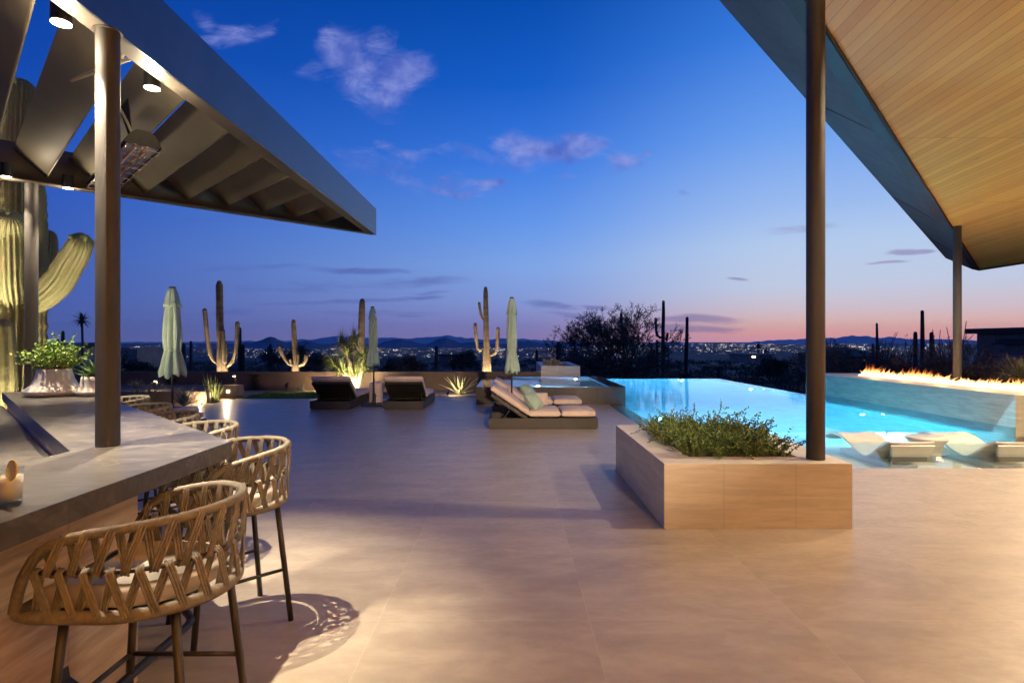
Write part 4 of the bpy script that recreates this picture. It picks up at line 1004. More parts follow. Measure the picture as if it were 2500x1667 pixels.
# ------------------------------------------------------------------ pergola (left)
PZ = 3.18; PT = 3.57; S2 = math.sqrt(2)
pg = thing('pergola', (-2.06, 2.9, 1.07), 'dark steel pergola with angled louvers over the bar', 'pergola')
fx0, fx1 = -2.14, -2.02; tipY = 8.47
q = MB()
q.prism([(fx1,-3.0),(fx1,tipY),(fx1-.012,tipY-.012),(fx1-.012,-3.0)], PZ, PT)            # outer web
q.build('fascia_beam', M_fascia, pg); q = MB()
q.prism([(fx0,-3.0),(fx0,tipY-.13),(fx1-.0125,tipY-.02),(fx1-.0125,-3.0)], PZ, PZ+.012)      # bottom flange
q.prism([(fx0,-3.0),(fx0,tipY-.13),(fx1-.0125,tipY-.02),(fx1-.0125,-3.0)], PT-.012, PT-.001)
q.build('fascia_flange', M_rear, pg)
BS = 10.52                                                                             # far beam: Y - X = BS
def bp(Y, off=0): return (Y-BS+off/S2, Y-off/S2)
q = MB(); a0, a1 = 2.0, tipY-.02
q.prism([bp(a0,-.012), bp(a1,-.012), bp(a1,0), bp(a0,0)], PZ, PT-.002)
q.prism([bp(a0,.0005), bp(a1-.01,.0005), bp(a1-.1,.11), bp(a0,.11)], PZ+.001, PZ+.013)
q.build('rear_beam', M_rear, pg)
for k in range(-2, 17):
    Yb = 7.92-.305*k if k >= 0 else 7.92+.305*(-k)
    if Yb > 8.2: continue
    Xb = Yb-BS; ssum = Xb+Yb
    Xf = fx0-.002; Yf = ssum-Xf; x0_, y0_ = bp(Yb, .003)
    if Yf < -2.8: Yf = -2.8; Xf = ssum-Yf
    d2 = Vector((Xf-x0_, Yf-y0_, 0)); ln = d2.length; d2.normalize(); nrm = Vector((-1,-1,0))/S2
    # inclined blade: from the low edge up and back towards the camera side
    lo_ = PZ+.095; w = .246; th = .012
    up_ = (Vector((0,0,1))*.93+nrm*1.0).normalized(); tn = d2.cross(up_).normalized()
    p0 = Vector((x0_, y0_, lo_)); p1 = Vector((Xf, Yf, lo_))
    W_ = w*1.36
    # the upper edge meets the fascia further along: trim against x = fx0
    u0 = p0+up_*W_; u1 = p1+up_*W_
    tshift = (u1.x-(fx0-.002))/d2.x if abs(d2.x) > 1e-6 else 0
    if Yf > -2.79: u1 = u1-d2*tshift
    q = MB(); n_ = 0
    q.v += [p0, p1, u1, u0, p0+tn*th, p1+tn*th, u1+tn*th, u0+tn*th]
    for f_ in ((0,1,2,3),(7,6,5,4),(0,4,5,1),(1,5,6,2),(2,6,7,3),(3,7,4,0)): q.face(*f_)
    q.tube([p0+Vector((0,0,-.002)), p1+Vector((0,0,-.002))], .010, 8)
    q.build('louver', M_steel, pg)
def column(c, r_, z0, z1, parent, mat=None, name='column'):
    MB().lathe([(r_,z0),(r_,z1)], 40, (c[0],c[1],0)).build(name, mat or M_col, parent, smooth=False)
    o = parent.children[-1]
    for p in o.data.polygons: p.use_smooth = len(p.vertices) == 4
column((-2.06,2.90), .0535, 1.07, PZ, pg); column((-4.815,5.70), .055, -.3, PZ, pg)
MB().lathe([(.066,PZ-.006),(.065,PZ-.0005)], 24, (-2.06,2.90,0)).build('weld_plate', M_col, pg)
# brace rod seen behind the first column
MB().tube([(-2.16,3.22,PZ+.02),(-2.75,3.55,PZ+.05)], .012, 8).build('conduit', M_steel, pg)
def can_light(x, y, z, label, power, aim=(0,0)):
    r = thing('spotlight', (x,y,z), label, 'spotlight', 'cylinder spotlights under the pergola')
    MB().lathe([(.045,z),(.045,z+.13)], 24, (x,y,0)).build('housing', M_black, r)
    MB().lathe([(.042,z-.0045),(.042,z-.001)], 24, (x,y,0)).build('lens', M_lens, r)
    lamp('SPOT', 'spot_lamp', (x,y,z-.03), (1,.82,.58), power, r, .014, target=(x+aim[0], y+aim[1], 0), size=70, blend=.75)
    lamp('POINT', 'spill_lamp', (x,y,z-.08), (1,.80,.55), power*.021, r, .03)
can_light(-2.195, 2.77, 3.15, 'glowing spotlight nearest the camera left of the steel column', 740, (.25,.05))
can_light(-2.195, 3.47, 3.145, 'glowing spotlight just right of the steel column', 740, (.1,.0))
can_light(-4.89, 5.50, 3.19, 'glowing spotlight at the left edge above the huge saguaro arm', 300)
can_light(-4.55, 5.83, 3.17, 'glowing spotlight on the rear beam left of the steel column', 330)
# heater
ha, hb_ = Vector((-2.50,3.86,2.93)), Vector((-3.52,4.88,2.93)); hd = (hb_-ha).normalized(); hs = Vector((0,0,1)).cross(hd)
ht = thing('patio_heater', (ha+hb_)/2, 'black hanging infrared patio heater behind the steel column', 'patio heater')
def sweep(prof, closed=False):
    q = MB(); n_ = len(prof)
    for c in (ha, hb_): q.v += [c+hs*a+Vector((0,0,b_)) for a, b_ in prof]
    for i in range(n_-1): q.face(i, i+1, n_+i+1, n_+i)
    if closed: q.face(*range(n_)[::-1]); q.face(*range(n_, 2*n_)); q.face(n_-1,0,n_,2*n_-1)
    return q
M_hb = simple('heater_black', (.018,.017,.016), .8, 0, spec=.1)
sweep([(-.11,0),(-.075,.07),(-.04,.10),(.04,.10),(.075,.07),(.11,0)], True).build('housing', M_hb, ht)
m_ref = simple('reflector', (.8,.75,.62), .22, 1.0)
sweep([(-.095,-.004),(-.05,-.002),(0,-.003),(.05,-.002),(.095,-.004)]).build('reflector', m_ref, ht)
q = MB()
for s_ in (-.035,.035): q.tube([ha+hs*s_+hd*.05+Vector((0,0,-.014)), hb_+hs*s_-hd*.05+Vector((0,0,-.014))], .007, 8)
q.build('heating_tube', simple('quartz', (.75,.62,.45), .2), ht)
q = MB()
for s_ in (-.10,-.03,.03,.10): q.tube([ha+hs*s_+Vector((0,0,-.03)), hb_+hs*s_+Vector((0,0,-.03))], .0028, 5)
for k in range(9): c = ha+(hb_-ha)*k/8; q.tube([c-hs*.10+Vector((0,0,-.03)), c+hs*.10+Vector((0,0,-.03))], .0028, 5)
q.build('guard', m_ref, ht)
q = MB()
for f in (.22,.8):
    c = ha+(hb_-ha)*f; q.v; n_ = len(q.v)
    q.v += [c+Vector((0,0,.10))-hd*.02, c+Vector((0,0,.10))+hd*.02, c+Vector((0,0,.36))+hd*.13+hs*.05, c+Vector((0,0,.36))-hd*.13+hs*.05]; q.face(n_,n_+1,n_+2,n_+3)
o = q.build('bracket', M_hb, ht); so = o.modifiers.new('s','SOLIDIFY'); so.thickness = .006
MB().tube([ha+hd*.25+Vector((0,0,.10)), ha+hd*.22+hs*.05+Vector((0,0,.2)), ha+hd*.30+hs*.10+Vector((0,0,.36))], .009, 6).build('cable', M_steel, ht)

# ------------------------------------------------------------------ bar
HC = 1.07; ox = -1.495
bar = thing('bar', (-2.4, 2.4, 0), 'L shaped bar with dark marble top and travertine base', 'bar counter')
s_out, s_in = 1.535, .615             # X + Y of the outer and inner edge of the diagonal wing
cx_, cy_ = ox, s_out-ox               # outer corner
ix_, iy_ = -2.14, s_in+2.14
def on(s_, x): return (x, s_-x)
q = MB(); e_out = on(s_out,-4.86); e_in = on(s_in,-5.32)
q.prism([(ox,-2.0),(ox,cy_),e_out,e_in,(ix_,iy_),(ix_,-2.0)], HC-.085, HC)
q.build('countertop', M_marble, bar, bevel=.0025)
pxo = -1.77; s_p = .92
q = MB(); q.prism([(pxo,-2.0),(pxo,s_p-pxo),on(s_p,-4.6),on(s_in+.01,-4.9),(ix_+.01,iy_+.01),(ix_+.01,-2.0)], 0, HC-.086)
q.build('base', M_travbar, bar)
q = MB(); q.prism([(ix_+.012,-2.0),(ix_+.012,iy_+.004),on(s_in-.002+.008,-5.28),on(s_in-.95,-6.2),(ix_-1.2,iy_-1.0),(ix_-1.2,-2.0)], .90, .935)
q.build('worktop', M_marble, bar, bevel=.002)
q = MB(); q.prism([(ix_,-2.0),(ix_,iy_),on(s_in,-5.2),on(s_in-.85,-5.9),(ix_-1.0,iy_-1.0),(ix_-1.0,-2.0)], 0, .899)
q.build('cabinet', M_travbar, bar)
rail = [(-1.60,-.5,.20),(-1.60,2.72,.20),(-1.60,2.83,.20),(-1.68,2.93,.20),(-4.5,5.75,.20)]
MB().tube([rail[0],(-1.60,2.80,.20),(-1.615,2.86,.20),(-1.66,2.92,.20),(-4.5,5.75,.20)], .019, 12).build('foot_rail', M_black, bar, smooth=True)
for yy in (.9, 2.237):
    q = MB(); pts = [(pxo+.004,yy,.315),(pxo+.012,yy,.27),(-1.71,yy,.235),(-1.65,yy,.20),(-1.60,yy,.185)]
    n_ = 0
    for p in pts: q.v += [Vector(p)+Vector((0,-.018,0)), Vector(p)+Vector((0,.018,0))]
    for i in range(len(pts)-1): q.face(2*i,2*i+1,2*i+3,2*i+2)
    o = q.build('rail_bracket', M_black, bar); so = o.modifiers.new('s','SOLIDIFY'); so.thickness = .008
for (a, b_) in ((-2.4,.0),(-3.5,0)):
    p = on(s_p, a); MB().tube([(p[0],p[1],.28),(p[0]+.12,p[1]+.12,.20)], .012, 8).build('rail_bracket', M_black, bar)
# pots and plants on the bar
def pot(c, prof, label, plant):
    r = thing('potted_plant', c, label, 'potted plant')
    MB().lathe(prof, 48, c).build('pot', M_pot, r, smooth=True)
    return r
c1_ = Vector((-4.50,5.60,HC)); p1_ = pot(c1_, [(.20,.0),(.235,.02),(.252,.045),(.248,.055),(.225,.075),(.185,.11),(.16,.16),(.143,.22),(.135,.262),(.12,.262),(.115,.235),(.01,.235)], 'flared white pot with bushy bright green jade on the bar end', 'jade')
lf = MB(); st = MB(); jr = random.Random(8)
jade(lf, st, lambda r: (Vector((c1_.x+r.uniform(-.10,.10), c1_.y+r.uniform(-.10,.10), HC+.23)), 0), 130, .8, .12, .30, jr, .018, .15)
lf.build('leaves', M_leafb, p1_); st.build('stems', M_bark, p1_)
c2_ = Vector((-4.10,5.62,HC)); p2_ = pot(c2_, [(.15,.0),(.175,.018),(.188,.038),(.184,.046),(.165,.06),(.142,.10),(.132,.15),(.128,.185),(.115,.185),(.11,.165),(.01,.165)], 'low white pot with a pointed green agave on the bar', 'agave')
rosette('x', c2_+Vector((0,0,.165)), 42, .22, .021, M_agavet, None, None, jr, 5, 86, .15, parent=p2_)
# drink
gx, gy = -1.655, 1.87
dg = thing('drink_glass', (gx,gy,HC), 'short glass of pale yellow drink on the counter at left', 'drink glass')
mg = watermat('clear_glass', (.96,.97,.96,1), .02, .0); mg.node_tree.nodes['Mix Shader'].inputs[0].default_value = .08
for l_ in list(mg.node_tree.links):
    if l_.to_socket == mg.node_tree.nodes['Mix Shader'].inputs[0]: mg.node_tree.links.remove(l_)
MB().lathe([(.034,0),(.037,.003),(.041,.12),(.0395,.12),(.0355,.012),(.001,.012)], 32, (gx,gy,HC)).build('glass', mg, dg, smooth=True)
MB().lathe([(.0345,.0125),(.0385,.088),(.001,.088)], 32, (gx,gy,HC)).build('drink', simple('pale_drink', (.80,.74,.55), .25, 0, .04), dg, smooth=True)
lm = thing('lemon_slice', (gx+.03,gy-.02,HC+.11), 'lemon slice perched on the rim of the glass', 'lemon slice')
rotl = Matrix.Translation((gx+.03,gy-.022,HC+.112)) @ Matrix.Rotation(R(-28),4,'Z') @ Matrix.Rotation(R(82),4,'X')
q = MB(); q.add(MB().lathe([(.033,-.003),(.035,0),(.033,.003)], 28), rotl); q.build('rind', simple('lemon_rind', (.75,.52,.06), .4), lm)
q = MB()
for i in range(9):
    a0_ = 2*PI*i/9+.05; a1_ = 2*PI*(i+1)/9-.05; s0 = MB()
    for zz in (.0035,): s0.poly([(.003*math.cos((a0_+a1_)/2),.003*math.sin((a0_+a1_)/2),zz)]+[(.029*math.cos(a0_+(a1_-a0_)*k/4),.029*math.sin(a0_+(a1_-a0_)*k/4),zz) for k in range(5)])
    for zz in (-.0035,): s0.poly([(.003*math.cos((a0_+a1_)/2),.003*math.sin((a0_+a1_)/2),zz)]+[(.029*math.cos(a0_+(a1_-a0_)*k/4),.029*math.sin(a0_+(a1_-a0_)*k/4),zz) for k in range(5)])
    q.add(s0, rotl)
q.build('flesh', simple('lemon_flesh', (.85,.66,.18), .3), lm)

# ------------------------------------------------------------------ bar stools
m, t, b = newmat('rope'); n_ = noise(t, objvec(t), 60, 4); n2_ = noise(t, objvec(t, (1,1,1)), 420, 2)
t.links.new(mixc(t, mapr(t, n_, .2,.8), (.165,.148,.118,1), (.25,.222,.175,1)), b.inputs['Base Color']); b.inputs['Roughness'].default_value = .85
bump(t, b, n2_, .2, .002); M_rope = m
WH = .285
def plan(y):      # not used directly
    return y
def upath(n_=60, yf=.285, w=WH, back=.29):
    pts = []
    L1 = yf; L2 = PI*.5*(w+back)/1.0
    tot_ = 2*L1+L2
    for i in range(n_+1):
        s_ = tot_*i/n_
        if s_ < L1: pts.append((-w, yf-s_))
        elif s_ < L1+L2: a = (s_-L1)/L2*PI; pts.append((-w*math.cos(a), -back*math.sin(a)))
        else: pts.append((w, s_-L1-L2))
    return pts
def zrail(y):
    tb_ = [(-.29,1.0),(-.1,.985),(0,.97),(.09,.952),(.16,.925),(.21,.885),(.25,.82),(.275,.75),(.285,.70)]
    if y <= tb_[0][0]: return 1.0
    for i in range(len(tb_)-1):
        if tb_[i][0] <= y <= tb_[i+1][0]: f = (y-tb_[i][0])/(tb_[i+1][0]-tb_[i][0]); return tb_[i][1]+(tb_[i+1][1]-tb_[i][1])*f
    return .69
def flare(y, z): return 1+.06*(z-.68)/.32
def ropewrap(mb, pts, rad, pitch=.0075, seg=10, amp=.10, closed=False):
    pts = [Vector(p) for p in pts]
    if closed: pts = pts+[pts[0]]
    out = []; carry = 0
    L_ = [0]
    for i in range(len(pts)-1): L_.append(L_[-1]+(pts[i+1]-pts[i]).length)
    n_ = int(L_[-1]/(pitch/2)); k = 0; rr_ = []
    for i in range(n_+ (0 if closed else 1)):
        s_ = L_[-1]*i/n_
        while k < len(L_)-2 and L_[k+1] < s_: k += 1
        f = (s_-L_[k])/max(1e-9, L_[k+1]-L_[k]); out.append(pts[k].lerp(pts[k+1], f)); rr_.append(rad*(1+(amp if i % 2 else -amp)))
    mb.tube(out, rr_, seg, cap=not closed, closed=closed)
def stool():
    r = thing('bar_stool', (0,0,0), 'rope woven bar stool', 'bar stool', 'rope woven bar stools along the bar')
    up = upath(80)
    rail_ = []
    for (x, y) in up: z = zrail(y); k = flare(y, z); rail_.append((x*k, y*(k if y < 0 else 1), z))
    q = MB(); ropewrap(q, rail_, .0165); q.build('top_rail', M_rope, r, smooth=True, local=True)
    base_ = [(x, y, .685) for (x, y) in upath(60, .27)] ; base_ = [(-.20,.30,.685)]+[(-.262,.29,.685)]+base_[2:-2]+[(.262,.29,.685),(.20,.30,.685)]
    q = MB(); ropewrap(q, base_, .021, closed=True); q.build('seat_frame', M_rope, r, smooth=True, local=True)
    ZM = .838; mid = [(x*flare(0,ZM), y*(flare(0,ZM) if y < 0 else 1), ZM) for (x, y) in upath(60, .235)]
    MB().tube(mid, .0085, 8).build('middle_ring', M_legs, r, smooth=True, local=True)
    # straps: bundles of three cords
    def at(s_, z, yf=.23):
        pp = upath(200, yf); i = max(0, min(200, s_*200)); a = int(i); f = i-a; a2 = min(200, a+1)
        x = pp[a][0]+(pp[a2][0]-pp[a][0])*f; y = pp[a][1]+(pp[a2][1]-pp[a][1])*f
        if z is None: z = zrail(y)-.0
        k = flare(y, z); return Vector((x*k, y*(k if y < 0 else 1), z))
    wv = MB(); NS = 17
    def strap(p, q_, off):
        d = q_-p; c = (p+q_)/2; o_ = Vector((c.x, min(c.y, 0)*1.0, 0)); 
        if o_.length < .01: o_ = Vector((0,-1,0))
        o_.normalize(); s_ = d.cross(o_).normalized()
        e1 = p+o_*(.016 if off > 0 else -.016); e2 = q_+o_*(.016 if off > 0 else -.016)
        for k in (-1,0,1):
            wv.tube([p+s_*k*.0092+Vector((0,0,.012)), e1+s_*k*.0092, (e1+e2)/2+s_*k*.0092, e2+s_*k*.0092, q_+s_*k*.0092-Vector((0,0,.012))], [.0047]*5, 8)
    for i in range(NS):
        s0 = (i+.5)/NS; ds = .58/NS
        # both rows are inverted Vs: outer leg leans to the front, inner leg to the back
        cl_ = lambda v_: max(0, min(1, v_))
        strap(at(s0, None), at(cl_(s0-.037), ZM), 1); strap(at(cl_(s0+.006), None), at(cl_(s0+.020), ZM), -1)
        strap(at(cl_(s0-.008), ZM), at(cl_(s0+.026), .685), 1); strap(at(cl_(s0-.008), ZM), at(cl_(s0-.042), .685), -1)
    wv.build('rope_weave', M_rope, r, smooth=True, local=True)
    cu = MB(); pp = upath(40, .25, .245, .245); pp = [(x, y) for x, y in pp]
    prof = [(0.93,.692),(1.0,.705),(1.0,.738),(.965,.757),(.86,.765)]
    n_ = len(pp)
    for (k, z) in prof:
        for (x, y) in pp: cu.v.append(Vector((x*k, y*k, z)))
    for a in range(len(prof)-1):
        for i in range(n_): j = (i+1)%n_; cu.face(a*n_+i, (a+1)*n_+i, (a+1)*n_+j, a*n_+j)
    cu.face(*[(len(prof)-1)*n_+i for i in range(n_)]); cu.face(*range(n_)[::-1])
    o = cu.build('cushion', M_seatc, r, smooth=True, local=True)
    for sx_ in (-1,1):
        for sy_ in (-1,1):
            MB().tube([(sx_*.185, sy_*.19, .675), (sx_*.225, sy_*.255, .0)], .0155, 12).build('leg', M_legs, r, smooth=True, local=True)
    q = MB(); f = .56; lx = .185+(.04)*f; ly = .19+.065*f; zz = .675*(1-f)
    for sx_ in (-1,1): q.tube([(sx_*lx,-ly,zz),(sx_*lx,ly,zz)], .010, 8)
    f2 = .68; lx2 = .185+.04*f2; ly2 = .19+.065*f2; z2 = .675*(1-f2)
    q.tube([(-lx,ly,zz),(lx,ly,zz)], .011, 8)
    q.build('stretcher', M_legs, r, smooth=True, local=True)
    MB().box(-.20,.20,-.18,.20,.668,.674).build('seat_plate', M_legs, r, local=True)
    q = MB()
    q.build('x', M_legs) if False else None
    return r
bs0 = stool()
spots = [(-1.365,2.17,90,'rope woven bar stool closest to the camera'),(-1.61,3.25,135,'rope woven bar stool at the pointed corner of the counter'),
         (-2.27,3.98,135,'third rope woven bar stool counted from the camera'),(-2.87,4.57,135,'fourth rope woven bar stool counted from the camera'),
         (-3.48,5.20,135,'fifth rope woven bar stool counted from the camera'),(-4.16,5.94,135,'rope woven bar stool farthest from the camera beside the steel column')]
for i, (x, y, a, lab) in enumerate(spots):
    o = bs0 if i == 0 else copy_tree(bs0); o.location = (x, y, 0); o.rotation_euler.z = R(a); o['label'] = lab

# ------------------------------------------------------------------ sun loungers
def rounded(mb, x0,x1,y0,y1,z0,z1, M=None, puff=.02, n_=8):
    """soft cushion: box with crowned top and rounded sides"""
    q = MB(); nx_, ny_ = n_, n_
    def P(i, j, top):
        u_ = -1+2*i/nx_; v_ = -1+2*j/ny_; ex = 1-abs(u_)**5; ey = 1-abs(v_)**5
        hgt_ = (z1-z0)/2; zz = (z0+z1)/2+(1 if top else -1)*(hgt_*(.62+.38*min(ex,ey)**.5)+puff*(1-u_*u_)*(1-v_*v_)*(1 if top else .2))
        ins_ = 1
        return Vector(((x0+x1)/2+u_*(x1-x0)/2*(1-.0), (y0+y1)/2+v_*(y1-y0)/2, zz))
    for top in (0,1):
        for i in range(nx_+1):
            for j in range(ny_+1): q.v.append(P(i,j,top))
    S_ = (nx_+1)*(ny_+1); id_ = lambda i,j,t_: t_*S_+i*(ny_+1)+j
    for i in range(nx_):
        for j in range(ny_):
            q.face(id_(i,j,1), id_(i+1,j,1), id_(i+1,j+1,1), id_(i,j+1,1)); q.face(id_(i,j,0), id_(i,j+1,0), id_(i+1,j+1,0), id_(i+1,j,0))
    for i in range(nx_): q.face(id_(i,0,0), id_(i+1,0,0), id_(i+1,0,1), id_(i,0,1)); q.face(id_(i+1,ny_,0), id_(i,ny_,0), id_(i,ny_,1), id_(i+1,ny_,1))
    for j in range(ny_): q.face(id_(0,j+1,0), id_(0,j,0), id_(0,j,1), id_(0,j+1,1)); q.face(id_(nx_,j,0), id_(nx_,j+1,0), id_(nx_,j+1,1), id_(nx_,j,1))
    mb.add(q, M)
def lounger(label):
    # local: length along +x from head (0) to foot (2.0), width along y 0..0.95
    r = thing('sun_lounger', (0,0,0), label, 'sun lounger', 'brown platform sun loungers with cream cushions')
    q = MB(); q.box(0,2.0,0,.03,.03,.20).box(0,2.0,.92,.95,.03,.20).box(0,.03,.03,.92,.03,.20).box(1.97,2.0,.03,.92,.03,.20)
    q.box(.03,1.97,.03,.92,.03,.05); q.box(.02,1.98,.02,.93,0,.0299); q.box(.72,1.97,.0302,.9198,.17,.199)
    q.build('frame', M_lframe, r, local=True, bevel=.003)
    ang = R(34); Mb = Matrix.Translation((.72,0,.215)) @ Matrix.Rotation(ang,4,'Y')
    # back frame runs from the hinge towards the head (-x), raised
    q = MB(); bb = MB().box(-.78,0,.03,.92,-.025,0); q.add(bb, Mb); bb = MB().box(-.78,-.74,.03,.92,-.06,-.0252).box(-.74,0,.03,.07,-.06,-.0252).box(-.74,0,.88,.92,-.06,-.0252); q.add(bb, Mb)
    q.build('backrest', M_lframe, r, local=True)
    q = MB()
    for yy in (.10,.85): q.tube([Mb @ Vector((-.34,yy,-.04)), (.20,yy,.09)], .013, 6)
    q.build('prop', M_black, r, local=True)
    q = MB(); rounded(q, -.86,-.0,.02,.93,.005,.135, Mb); o1 = q.build('cushion', M_cush, r, local=True, smooth=True)
    q = MB(); rounded(q, .74,1.32,.02,.93,.2,.345); q.build('cushion', M_cush, r, local=True, smooth=True)
    q = MB(); rounded(q, 1.335,1.96,.02,.93,.2,.35); q.build('cushion', M_cush, r, local=True, smooth=True)
    for ch in r.children:
        if ch.name.startswith('cushion'):
            b_ = ch.modifiers.new('bevel','BEVEL'); b_.width = .028; b_.segments = 4; b_.limit_method = 'ANGLE'; b_.angle_limit = R(50)
    return r
l0 = lounger('near brown platform lounger with a sage pillow in front of the spa')
l0.location = (-.43,10.38,0)
for (x, y, a, lab) in ((-.43,12.40,0,'brown platform lounger with a sage pillow directly beside the spa'),(-4.75+.95,13.35,90,'brown platform lounger seen from behind left of the middle umbrella'),
        (-3.03+.95,13.35,90,'brown platform lounger seen from behind right of the middle umbrella'),(-7.56,9.42,0,'lounger mostly hidden behind the white side table at left')):
    o = copy_tree(l0); o.location = (x, y, 0); o.rotation_euler.z = R(a); o['label'] = lab
def pillow(c, rz, label):
    r = thing('pillow', c, label, 'pillow', 'sage throw pillows'); q = MB(); n_ = 14
    for t_ in (1,-1):
        for i in range(n_+1):
            for j in range(n_+1):
                u_ = -1+2*i/n_; v_ = -1+2*j/n_; k = (1-u_**4)*(1-v_**4); pin = 1-.07*(abs(u_*v_))
                q.v.append(Vector((u_*.19*(1-.08*v_*v_), v_*.19*(1-.08*u_*u_), t_*(.105*max(0,k)**.5))))
    S_ = (n_+1)**2
    for i in range(n_):
        for j in range(n_):
            a = i*(n_+1)+j; q.face(a, a+n_+1, a+n_+2, a+1); q.face(S_+a, S_+a+1, S_+a+n_+2, S_+a+n_+1)
    M_ = Matrix.Translation(c) @ Matrix.Rotation(R(rz),4,'Z') @ Matrix.Rotation(R(50),4,'Y')
    qq = MB(); qq.add(q, M_); qq.build('cover', M_sage, r, smooth=True)
pillow(Vector((.41,10.70,.47)), -24, 'sage pillow leaning on the backrest of the near lounger')
pillow(Vector((.36,12.74,.48)), -24, 'sage pillow leaning on the backrest of the lounger beside the spa')
def side_table(x, y, rad, h, label, tip=0):
    r = thing('side_table', (x,y,0), label, 'side table', 'round drum side tables'); ph = x*3
    def fn(rr0, z, a, i):
        k = 1+.012*math.sin(5*a+ph+z*9)+.010*math.sin(9*a+z*22+ph) if 0 < z < h-.03 else 1; return rr0*k, z
    MB().lathe([(rad*.96,0),(rad*.985,.03),(rad*.99,.1),(rad*.985,.2),(rad*.985,.3),(rad*.99,h-.05),(rad,h-.03),(rad*.99,h-.008),(rad*.96,h),(rad*.3,h)], 48, (x,y,0), fn).build('drum', M_cover, r, smooth=True)
    a = MB(); a.tube([(x+rad*1.002*math.cos(t_), y+rad*1.002*math.sin(t_), h-.035) for t_ in [2*PI*k/40 for k in range(40)]], .004, 5, closed=True); a.build('hem', M_cover, r)
side_table(.565, 11.86, .178, .53, 'cream drum side table between the two loungers by the spa')
side_table(-3.57, 14.95, .178, .52, 'cream drum side table beside the middle umbrella')
side_table(-5.10,8.90, .185, .56, 'cream drum side table at left behind the bar stools')

# ------------------------------------------------------------------ umbrellas
def umbrella(x, y, ztop, zb, wide, label, seed, lean=0.0, base=True):
    r = thing('umbrella', (x,y,0), label, 'umbrella', 'closed sage green umbrellas'); rn = random.Random(seed)
    MB().tube([(x,y,.02),(x+lean*.5,y,zb+.2),(x+lean,y,ztop)], .019, 12).build('pole', M_legs, r, smooth=True)
    if base:
        MB().box(x-.27,x+.27,y-.27,y+.27,0,.045).build('base_plate', M_black, r, bevel=.006)
        MB().lathe([(.04,.0455),(.035,.30),(.024,.31)], 16, (x,y,0)).build('socket', M_black, r)
        MB().tube([(x+.02,y,.24),(x+.07,y,.24)], .008, 8).build('knob', M_black, r)
    H = ztop-zb; w = wide; ph = [rn.uniform(0,6) for _ in range(6)]
    # folded pleats
    def fn(rr0, z, a, i):
        f = (z-zb)/H
        pl_ = abs(math.sin(4*a+ph[0]+.25*math.sin(z*3+ph[1])))**.6; p2 = math.sin(8*a+ph[2]+z*1.5)
        amp = .30 if f < .75 else .18
        k = 1-amp*(1-pl_)+.06*p2+.05*math.sin(3*a+ph[3]+z*4); dz = 0
        if i == 0: dz = .035*math.sin(8*a+ph[4])+.02*math.sin(3*a+ph[5])
        return rr0*k, z+dz
    prof = [(w*1.0,zb),(w*1.03,zb+.03*H),(w*.93,zb+.10*H),(w*.80,zb+.17*H),(w*.68,zb+.235*H),(w*.60,zb+.275*H),(w*.585,zb+.285*H),(w*.62,zb+.30*H),(w*.70,zb+.40*H),(w*.70,zb+.52*H),(w*.66,zb+.64*H),(w*.60,zb+.74*H),(w*.52,zb+.82*H),(w*.46,zb+.86*H)]
    sh_ = [(lean*(z/ztop)) for _, z in prof]
    q = MB(); q.lathe(prof, 96, (x+lean*.6,y,0), fn); q.build('canopy', M_sage, r, smooth=True)
    def fn2(rr0, z, a, i):
        k = 1-.16*(1-abs(math.sin(4*a+ph[1]))**.7)+.05*math.sin(8*a); return rr0*k, z+(.025*math.sin(4*a+ph[2])+.015*math.sin(7*a) if i == 0 else 0)
    q = MB(); q.lathe([(w*.70,ztop-.21*H),(w*.66,ztop-.19*H),(w*.56,ztop-.13*H),(w*.44,ztop-.06*H),(w*.30,ztop-.012*H),(w*.24,ztop)], 96, (x+lean*.9,y,0), fn2); q.build('vent_tier', M_sage, r, smooth=True)
    MB().lathe([(w*.26,ztop-.004),(w*.27,ztop+.012),(w*.2,ztop+.022),(.01,ztop+.026)], 24, (x+lean,y,0)).build('cap', M_black, r)
    a = MB(); a.tube([(x+lean*.6+w*.60*math.cos(t_), y+w*.60*math.sin(t_), zb+.285*H+.008*math.sin(3*t_)) for t_ in [2*PI*k/48 for k in range(48)]], [.010]*48, 6, closed=True); a.build('tie', M_sage, r)
umbrella(-5.73,9.6,2.5,1.03,.208,'closed sage umbrella rising behind the bar stools at left',1)
umbrella(-3.45,14.25,2.45,1.02,.165,'closed sage umbrella between the two far loungers',2,-.045)
umbrella(-.005,11.85,2.5,.96,.165,'closed sage umbrella between the loungers by the spa',3)

# ------------------------------------------------------------------ house roof (right)
m, t, b = newmat('cedar_boards')
tcn = t.nodes.new('ShaderNodeTexCoord'); spx = t.nodes.new('ShaderNodeSeparateXYZ'); t.links.new(tcn.outputs['Object'], spx.inputs[0])
cb_ = t.nodes.new('ShaderNodeCombineXYZ'); t.links.new(spx.outputs[1], cb_.inputs[0]); t.links.new(spx.outputs[0], cb_.inputs[1])
br = t.nodes.new('ShaderNodeTexBrick'); t.links.new(cb_.outputs[0], br.inputs['Vector']); br.offset = .37; br.offset_frequency = 1; br.squash = 1
br.inputs['Color1'].default_value = (0,0,0,1); br.inputs['Color2'].default_value = (1,1,1,1); br.inputs['Mortar'].default_value = (.5,.5,.5,1)
br.inputs['Scale'].default_value = 1; br.inputs['Mortar Size'].default_value = .0028; br.inputs['Mortar Smooth'].default_value = .1; br.inputs['Brick Width'].default_value = 3.1; br.inputs['Row Height'].default_value = .1446
bw = t.nodes.new('ShaderNodeRGBToBW'); t.links.new(br.outputs['Color'], bw.inputs[0])
